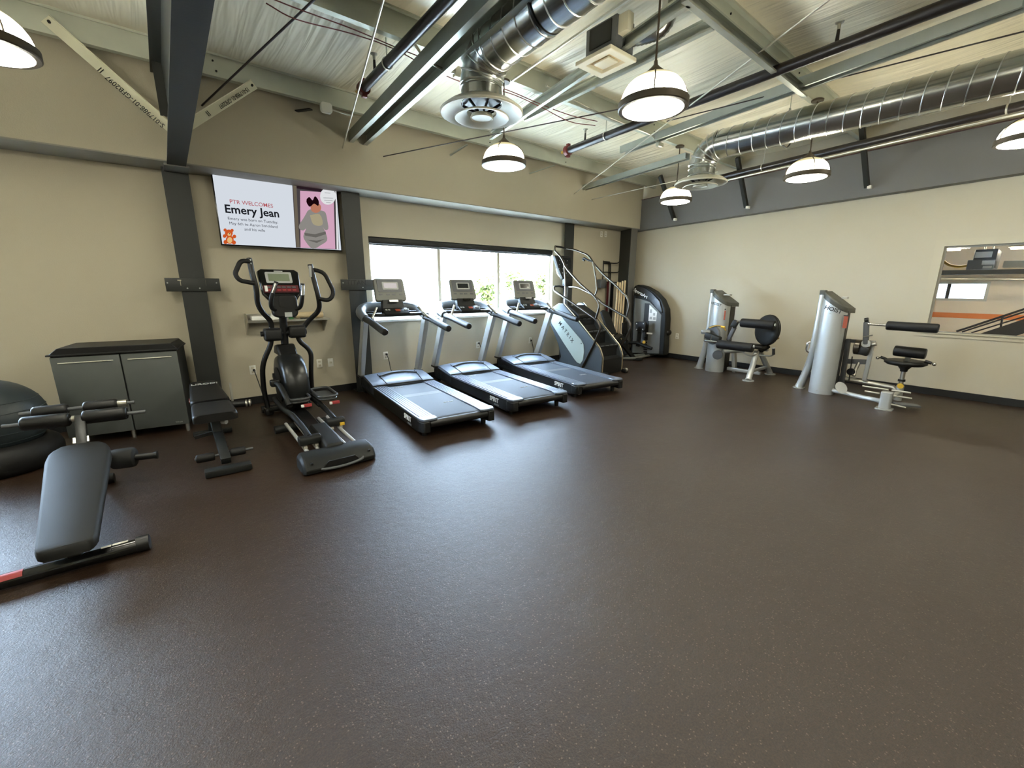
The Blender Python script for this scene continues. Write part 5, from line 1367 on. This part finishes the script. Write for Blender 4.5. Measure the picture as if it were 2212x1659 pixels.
B(G().pad(at(1601, 697, x=7.9), at(1674, 703, x=7.9), .078), 'thigh_roller', 'foam')
q = at(1673.5, 702, x=7.87); B(G().cyl(q, q + Vector((0, -.015, 0)), .025, seg=14), 'roller_end', 'lt_grey')
# round back pad facing the tower
dc = at(1656, 713, x=8.16); nrm = Vector((-.86, .48, .08)).normalized()
B(G().lathe([(.001, .035), (.2, .035), (.255, .02), (.268, -.005), (.255, -.03), (.2, -.035), (.001, -.035)], dc, seg=44, axis=nrm), 'back_pad', 'vinyl_grey', ang=60)
B(G().lathe([(.27, -.02), (.272, 0), (.262, .012), (.26, -.03)], dc - nrm * .02, seg=44, axis=nrm, closed=True), 'back_pad_piping', 'vinyl')
B(G().box(at(1632, 748, x=8.15), (.3, .34, .07), bev=.03), 'seat', 'vinyl')
B(G().bar(at(1640, 757, x=8.2), at(1660, 745, x=8.28), .12, .1, up=(0, 0, 1), bev=.02), 'seat_carriage', 'black')
B(G().bar(dc - nrm * .04, at(1655, 758, x=8.3), .06, .06, up=(1, 0, 0)), 'back_post', 'shell_silver')
B(G().tube(fillet([at(1640, 768, x=8.05), at(1665, 769, x=8.0), at(1671, 766, x=7.98), at(1671, 752, x=7.98)], .04), .014, seg=10), 'seat_handle', 'bare_steel')
B(G().cyl(at(1671, 766, x=7.98), at(1671, 753, x=7.98), .022, seg=12), 'handle_grip', 'foam')
B(G().cyl(at(1671, 753, x=7.98), at(1671, 751, x=7.98), .03, seg=14), 'handle_cap', 'lt_grey')
B(G().tube([at(1675, 735, x=8.2), at(1683, 730, x=8.2)], .01, seg=8), 'adjuster_lever', 'brass')
B(G().tube(spline([at(1605, 762, x=8.0), at(1620, 768, x=8.0), at(1635, 765, x=8.0)]), .012, seg=8), 'foot_loop', 'bare_steel')

# ---- leg extension / back machine
m2 = thing('seated_lever_machine', 'silver weight machine with black horizontal roller and swivel seat below the interior window', 'weight machine', (7.9, 1.5, 0))
B = lambda g, n, m, **k: g.build(n, m, m2, **k)
tower(m2, 7.63, 1.77, 2.09, .3, 1.54, 1.32, (7.85, 2.26))
lettering('maker_lettering', 'HOIST', .08, 'dark_grey', at(1800, 669, x=7.58), (0, -1, -.3), (0, 0, 1), m2, bold=.01)
B(G().box(at(1826, 696, x=7.64), (.006, .05, .17), bev=0), 'orange_label', 'orange_print', smooth=False)
B(G().box(at(1827, 682, x=7.64), (.006, .05, .015), bev=0), 'dark_label', 'dark_grey', smooth=False)
B(G().box(at(1826, 643, x=7.8), (.08, .07, .03), bev=.006), 'cap_tab', 'bare_steel')
B(G().tube(fillet([(7.75, 2.12, .75), (7.72, 2.2, .77), (7.72, 2.2, .62), (7.75, 2.13, .6)], .05), .018, seg=10), 'rear_handle', 'chrome')
# uprights
def P2(x, y, X=8.05): return at(x, y, x=X)
B(G().bar(P2(1833, 732, 8.1), P2(1818, 828, 8.1), .06, .07, up=(1, 0, 0), bev=.006), 'frame_post', 'mid_grey')
B(G().bar(P2(1887, 736, 8.1), P2(1867, 822, 8.1), .05, .06, up=(1, 0, 0), bev=.006), 'frame_post', 'shell_silver')
B(G().bar(P2(1823, 780, 8.1), P2(1875, 782, 8.1), .05, .07, bev=.006), 'frame_rail', 'mid_grey')
B(G().bar(P2(1833, 736, 8.1), P2(1890, 740, 8.1), .05, .05, bev=.006), 'frame_rail', 'mid_grey')
B(G().tube([P2(1856, 782, 8.1), P2(1847, 800, 8.05), P2(1844, 812, 8.0)], .025, seg=12), 'cable_arm', 'bare_steel')
B(G().lathe([(.05, -.02), (.055, 0), (.05, .02), (.001, .02)], P2(1838, 803, 8.0), seg=20, axis=(1, -.3, 0)), 'pulley', 'black')
B(G().tube([P2(1841, 770, 8.02), P2(1834, 822, 8.0)], .008, seg=8), 'cable', 'black')
B(G().lathe([(.09, -.04), (.11, -.03), (.11, .03), (.09, .04)], P2(1853, 750, 8.02), seg=24, axis=(0, 1, 0)), 'cam_drum', 'tube_grey')
B(G().bar(P2(1872, 694, 7.95), P2(1870, 745, 7.95), .05, .07, up=(0, 1, 0), bev=.02), 'lever_arm', 'mid_grey')
B(G().box(P2(1867, 758, 7.98), (.1, .12, .13), R=Matrix.Rotation(.2, 3, 'X'), bev=.02), 'lever_weight', 'black')
B(G().lathe([(.001, .02), (.055, .02), (.06, 0), (.055, -.02), (.001, -.02)], P2(1871, 742, 7.95), seg=24, axis=(1, 0, 0)), 'lever_hub', 'bare_steel')
B(G().cyl(P2(1868, 692, 7.95), P2(1876, 691, 7.95), .035, seg=14), 'lever_cap', 'black')
B(G().cyl(P2(1885, 744, 7.95), P2(1893, 742, 7.95), .03, seg=14), 'pivot_bolt', 'bare_steel')
B(G().cyl(P2(1875, 700, 7.9), P2(1920, 703, 7.9), .018, seg=14), 'roller_bar', 'chrome')
B(G().pad(P2(1915, 703, 7.9), P2(2028, 710, 7.9), .062), 'horizontal_roller', 'foam')
B(G().tube([P2(1866, 728, 7.93), P2(1885, 724, 7.9)], .009, seg=8), 'adjust_pin', 'bare_steel')
# seat
XS = 8.1
def P3(x, y, X=XS): return at(x, y, x=X)
scn2 = P3(1956, 783)
B(G().lathe([(.001, -.035), (.2, -.035), (.235, -.01), (.235, .012), (.215, .03), (.1, .02), (.001, .018)], scn2, seg=40), 'seat', 'vinyl', ang=60)
B(G().pad(P3(1931, 757), P3(2001, 765), .075), 'lumbar_roll', 'vinyl')
B(G().bar(scn2 + Vector((.05, 0, .0)), (P3(1966, 762)), .06, .03, up=(1, 0, 0)), 'lumbar_stem', 'bare_steel')
for x0, y0, x1, y1, xk, yk in ((1915, 776, 1902, 771, 1896, 773), (1998, 780, 2013, 785, 2018, 787)):
    B(G().tube([P3(x0, y0), P3(x1, y1)], .02, seg=10), 'seat_handle', 'black')
    B(G().ellip(P3(xk, yk), (.024, .024, .024), 12, 8), 'handle_cap', 'chrome')
base = Vector((scn2.x, scn2.y, 0))
B(G().cyl((base.x, base.y, .1), (base.x, base.y, scn2.z - .03), .028, seg=16), 'seat_post', 'bare_steel')
B(G().lathe([(.04, -.03), (.045, 0), (.09, .06), (.09, .065)], (base.x, base.y, scn2.z - .1), seg=24), 'seat_bracket', 'black')
B(G().cyl((base.x, base.y, .28), (base.x, base.y, .31), .042, seg=16), 'post_collar', 'black')
B(G().cyl((base.x - .03, base.y, .22), (base.x - .07, base.y - .01, .22), .036, seg=18), 'selector_knob', 'yellow')
B(G().cyl((base.x, base.y, .0), (base.x, base.y, .22), .045, seg=16), 'post_sleeve', 'shell_silver')
# base frame
B(G().tube([P2(1822, 818, 8.15), P2(1880, 828, 8.15), P2(1930, 837, 8.12), (base.x, base.y, .1)], .035, seg=14), 'base_tube', 'bare_steel')
fx = Vector((7.34, 1.095, 0))
B(G().tube(spline([(7.72, 1.8, .07), (7.66, 1.62, .07), (7.5, 1.36, .08), (7.42, 1.22, .09), (fx.x, fx.y + .04, .1)]), .032, seg=14), 'curved_base_tube', 'shell_silver')
B(G().prism(rrect(.12, .12, .025, 5, fx.x, fx.y), 'z', .012, .24), 'front_pedestal', 'shell_silver', bev=.008)
B(G().prism(rrect(.18, .18, .03, 5, fx.x, fx.y), 'z', 0, .014), 'foot_plate', 'shell_silver')
B(G().tube([fx + Vector((.02, 0, .12)), (base.x, base.y, .12)], .03, seg=12), 'base_tube', 'shell_silver')
B(G().lathe([(.001, 0), (.085, .0), (.09, .012), (.001, .02)], P2(1816, 838, 7.6), seg=24, axis=(-.5, -.7, .5)), 'swivel_disc', 'lt_grey')
for (x0, y0, x1, y1) in ((1863, 834, 1920, 842), (1926, 843, 1968, 849), (1868, 845, 1900, 850), (1930, 855, 1970, 861), (1924, 873, 1957, 881)):
    B(G().cyl(at(x0, y0, x=7.34), at(x1, y1, x=7.34), .013, seg=12), 'foot_peg', 'bare_steel')
B(G().bar(at(1930, 872, z=.05), at(1985, 877, z=.05), .14, .02), 'floor_plate', 'mid_grey')
# ================================================================== benches, cabinet and ball at the near end
# ---- sit-up bench
sb = thing('sit_up_bench', 'black decline sit up bench with a tapered pad in the front corner of view', 'bench', (-.6, 3.7, 0))
B = lambda g, n, m, **k: g.build(n, m, sb, **k)
B(G().cyl((-1.02, 3.262, .043), (-.3, 3.232, .043), .04, seg=20), 'front_foot_tube', 'black_gloss')
B(G().lathe([(.041, -.03), (.048, -.028), (.048, .03), (.03, .036), (.001, .036)], (-.305, 3.232, .048), seg=20, axis=(1, -.04, 0)), 'foot_end_cap', 'black')
B(G().lathe([(.041, -.03), (.048, -.028), (.048, .03), (.03, .036), (.001, .036)], (-1.02, 3.262, .048), seg=20, axis=(-1, .04, 0)), 'foot_end_cap', 'black')
for (x0, x1, m) in ((-.49, -.445, 'cream_metal'), (-.44, -.37, 'cream_metal'), (-.93, -.8, 'red_print')):
    g = G(); vs = []
    for x in (x0, x1):
        for a in range(30, 130, 16): vs.append((x, 3.248 - .0413 * math.cos(math.radians(a)), .043 + .0413 * math.sin(math.radians(a))))
    n = len(vs) // 2; g.add(vs, [(i, i + 1, n + i + 1, n + i) for i in range(n - 1)]); B(g, 'sticker', m)
B(G().cyl((-.8, 4.62, .04), (-.52, 4.6, .04), .04, seg=18), 'rear_foot_tube', 'black')
# pad
def pad_ring(t, k, dz):
    y = 3.03 + (4.215 - 3.03) * t; z = .232 + (.455 - .232) * t
    w = (.235 + .115 * t)
    return (-.585 - .03 * t, y, z + dz, w * k)
nseg = [(.0, .80), (.012, .93), (.04, 1), (.5, 1), (.85, 1), (.93, .92), (.97, .80), (1, .62)]
rings = []
for t, k in nseg:
    cx, y, z, w = pad_ring(t, k, 0)
    rings.append([(cx + w / 2 * a, y, z + b) for a, b in ((-1, -.035), (-1.0, -.008), (-.96, .012), (-.85, .02), (0, .024), (.85, .02), (.96, .012), (1.0, -.008), (1, -.035), (.9, -.045), (-.9, -.045))])
B(G().loft(rings), 'pad', 'vinyl_grey', ang=55)
B(G().bar((-.6, 3.24, .07), (-.61, 4.2, .36), .06, .05, up=(0, 0, 1), bev=.006), 'main_beam', 'black')
B(G().bar((-.61, 4.2, .36), (-.6, 4.6, .05), .06, .06, up=(0, 0, 1), bev=.006), 'rear_leg', 'black')
B(G().bar((-.61, 4.18, .36), (-.615, 4.47, .62), .06, .05, up=(0, 0, 1), bev=.006), 'leg_mast', 'black')
B(G().box((-.615, 4.3, .475), (.085, .05, .03), R=Matrix.Rotation(.7, 3, 'X')), 'mast_sleeve', 'bare_steel', smooth=False)
B(G().cyl((-1.02, 4.52, .61), (-.235, 4.4, .605), .014, seg=12), 'upper_bar', 'mid_grey')
B(G().pad((-.925, 4.505, .612), (-.672, 4.467, .61), .052, seg=22), 'ankle_roller', 'vinyl')
B(G().pad((-.60, 4.456, .612), (-.345, 4.417, .612), .052, seg=22), 'ankle_roller', 'vinyl')
B(G().cyl((-.66, 4.465, .61), (-.605, 4.457, .61), .024, seg=14), 'roller_hub', 'bare_steel')
B(G().cyl((-.95, 4.64, .66), (-.3, 4.56, .66), .014, seg=12), 'rear_bar', 'mid_grey')
B(G().pad((-.88, 4.63, .66), (-.69, 4.605, .66), .045, seg=22), 'rear_roller', 'vinyl')
B(G().pad((-.6, 4.595, .66), (-.4, 4.57, .66), .045, seg=22), 'rear_roller', 'vinyl')
B(G().cyl((-.40, 4.57, .66), (-.345, 4.563, .66), .03, seg=14), 'roller_end', 'bare_steel')
B(G().cyl((-.66, 4.31, .3), (-.215, 4.2, .29), .026, seg=14), 'knee_bar', 'black')
B(G().pad((-.475, 4.272, .295), (-.335, 4.235, .295), .077, seg=24, e=.025), 'knee_roller', 'vinyl_grey')
B(G().lathe([(.028, 0), (.032, .02), (.001, .024)], (-.225, 4.203, .29), seg=14, axis=(1, -.2, 0)), 'bar_cap', 'black')

# ---- adjustable bench
ab = thing('adjustable_bench', 'black adjustable bench standing against the column by the cabinet', 'bench', (.22, 4.9, 0))
B = lambda g, n, m, **k: g.build(n, m, ab, **k)
def slab(p, q, w0, w1, th, name, m):
    p, q = Vector(p), Vector(q); d = (q - p).normalized(); s = Vector((1, -.06, 0)).normalized(); u = s.cross(d).normalized()
    if u.z < 0: u = -u
    rings = []
    for t, k in ((0, .86), (.03, .97), (.1, 1), (.9, 1), (.97, .97), (1, .86)):
        c = p + (q - p) * t; w = (w0 + (w1 - w0) * t) * k / 2
        rings.append([c + s * (w * a) + u * (th * b) for a, b in ((-1, -.45), (-1, .2), (-.94, .42), (-.8, .5), (0, .53), (.8, .5), (.94, .42), (1, .2), (1, -.45), (.9, -.5), (-.9, -.5))])
    B(G().loft(rings), name, m, ang=55)
slab((.222, 4.49, .44), (.226, 4.96, .45), .345, .32, .075, 'seat', 'vinyl')
slab((.226, 4.985, .465), (.212, 5.62, .545), .33, .24, .07, 'back_pad', 'vinyl')
lettering('maker_lettering', 'LIRODI', .065, 'lt_grey', (.217, 5.47, .574), (1, -.06, 0), (0, 1, .125), ab, bold=.02, sx=1.15)
for k in range(3):
    B(G().bar((.06 - .0, 5.1 + .0, .47 + .012 * k), (.065, 5.16, .478 + .012 * k), .004, .005), 'side_stripe', 'red_print' if k != 1 else 'white', smooth=False)
B(G().bar((.235, 4.28, .09), (.225, 5.1, .36), .075, .06, up=(0, 0, 1), bev=.006), 'main_beam', 'dark_grey')
B(G().bar((.225, 4.7, .2), (.225, 4.75, .42), .07, .06, up=(0, 1, 0), bev=.006), 'seat_post', 'dark_grey')
B(G().bar((.22, 5.1, .36), (.215, 5.5, .05), .06, .05, up=(0, 0, 1), bev=.006), 'rear_leg', 'dark_grey')
B(G().bar((.05, 5.5, .03), (.4, 5.47, .03), .07, .05, bev=.008), 'rear_foot', 'dark_grey')
B(G().bar((.07, 4.225, .035), (.41, 4.205, .035), .1, .06, bev=.01), 'front_foot', 'dark_grey')
B(G().cyl((.02, 4.43, .11), (.46, 4.4, .12), .012, seg=12), 'ankle_bar', 'mid_grey')
B(G().pad((.03, 4.43, .11), (.165, 4.42, .11), .038, seg=20), 'ankle_roller', 'foam')
B(G().pad((.28, 4.412, .115), (.4, 4.404, .115), .038, seg=20), 'ankle_roller', 'foam')
B(G().cyl((.36, 4.96, .43), (.56, 4.93, .425), .034, seg=16), 'knee_roller', 'vinyl')
for x in (.515, .545): B(G().lathe([(.036, -.008), (.038, 0), (.036, .008)], (x, 4.935, .4255), seg=18, axis=(1, -.14, 0)), 'roller_ring', 'bare_steel')
B(G().bar((.42, 5.2, .38), (.425, 5.22, .6), .018, .04, up=(0, 1, 0)), 'adjust_rack', 'bare_steel')
B(G().cyl((.27, 4.62, .36), (.30, 4.59, .36), .022, seg=14), 'knob', 'lt_grey')
B(G().bar((.05, 4.8, .2), (.2, 4.8, .22), .03, .03), 'cross_bar', 'black')
for k in range(5):
    p = Vector((.2735, 4.4 + .07 * k, .135 + .023 * k)); B(G().cyl(p, p + Vector((.004, 0, 0)), .008, seg=8), 'adjust_hole', 'black')

# ---- grey two door cabinet
ca_ = Vector((-.94, 5.955, 0)); cb2 = Vector((.04, 5.80, 0))
ang = math.atan2(cb2.y - ca_.y, cb2.x - ca_.x); CW = (cb2 - ca_).length
cab = thing('storage_cabinet', 'grey two door storage cabinet with a black top', 'cabinet', ca_, ang)
kw = dict(parent=cab, local=True)
CD = .52
G().span((0.006, .022, .085), (CW - .006, CD, .915)).build('body', 'dark_grey', smooth=False, **kw)
M['cab_grey'] = mat('cabinet_grey', '535755', 0.5, metal=0.2)
top = [(-.015, -.02), (CW + .015, -.02), (CW + .015, CD), (-.015, CD)]
G().prism(top, 'z', .918, .935).build('top_board', 'black', bev=.004, **kw)
G().prism([(-.012, .918), (.07, .918 + .075), (CW - .04, .993), (CW + .012, .93), (CW + .012, .918)], 'y', -.01, CD - .01).build('top_cushion', 'vinyl', bev=.015, **kw)
for x0, x1 in ((.004, CW * .525 - .006), (CW * .525 + .006, CW - .004)):
    d = G().span((x0, 0, .085), (x1, .02, .905), bev=.004).build('door', 'cab_grey', **kw)
    G().span((x0 + .05, -.012, .845), (x1 - .05, .0, .853), bev=.002)  .build('handle', 'bright_alu', parent=d, local=True)
lettering('door_mark', 'TITAN', .022, 'lt_grey', (CW - .09, -.001, .115), (1, 0, 0), (0, 0, 1), cab, local=True)
for x in (.05, CW * .5, CW - .03):
    for y in (.04, CD - .05):
        G().cyl((x, y, 0), (x, y, .086), .02, .024, seg=16).build('foot', 'chrome', **kw)

# ---- exercise ball in its black base
bc = Vector((-1.33, 5.6, 0))
o = G().lathe([(.30, .0), (.37, .01), (.415, .07), (.42, .15), (.395, .22), (.34, .26), (.29, .25), (.25, .18), (.25, .02)], bc, seg=48, closed=True).build('ball_base', 'foam', ang=60); tag(o, 'black round base cradling the exercise ball', 'ball base')
eb = thing('exercise_ball', 'dark grey exercise ball beside the grey cabinet', 'ball', bc + Vector((0, 0, .14)))
G().ellip(bc + Vector((.0, .0, .455)), (.37, .37, .345), 40, 24).build('ball_skin', 'ball', eb, ang=180)
for k in (-.5, -.25, 0, .25, .5):
    z = .455 + .345 * math.sin(k); r = .371 * math.cos(k)
    G().lathe([(r - .003, -.004), (r + .003, 0), (r - .003, .004)], bc + Vector((0, 0, z)), seg=40).build('grip_rib', 'ball', eb)
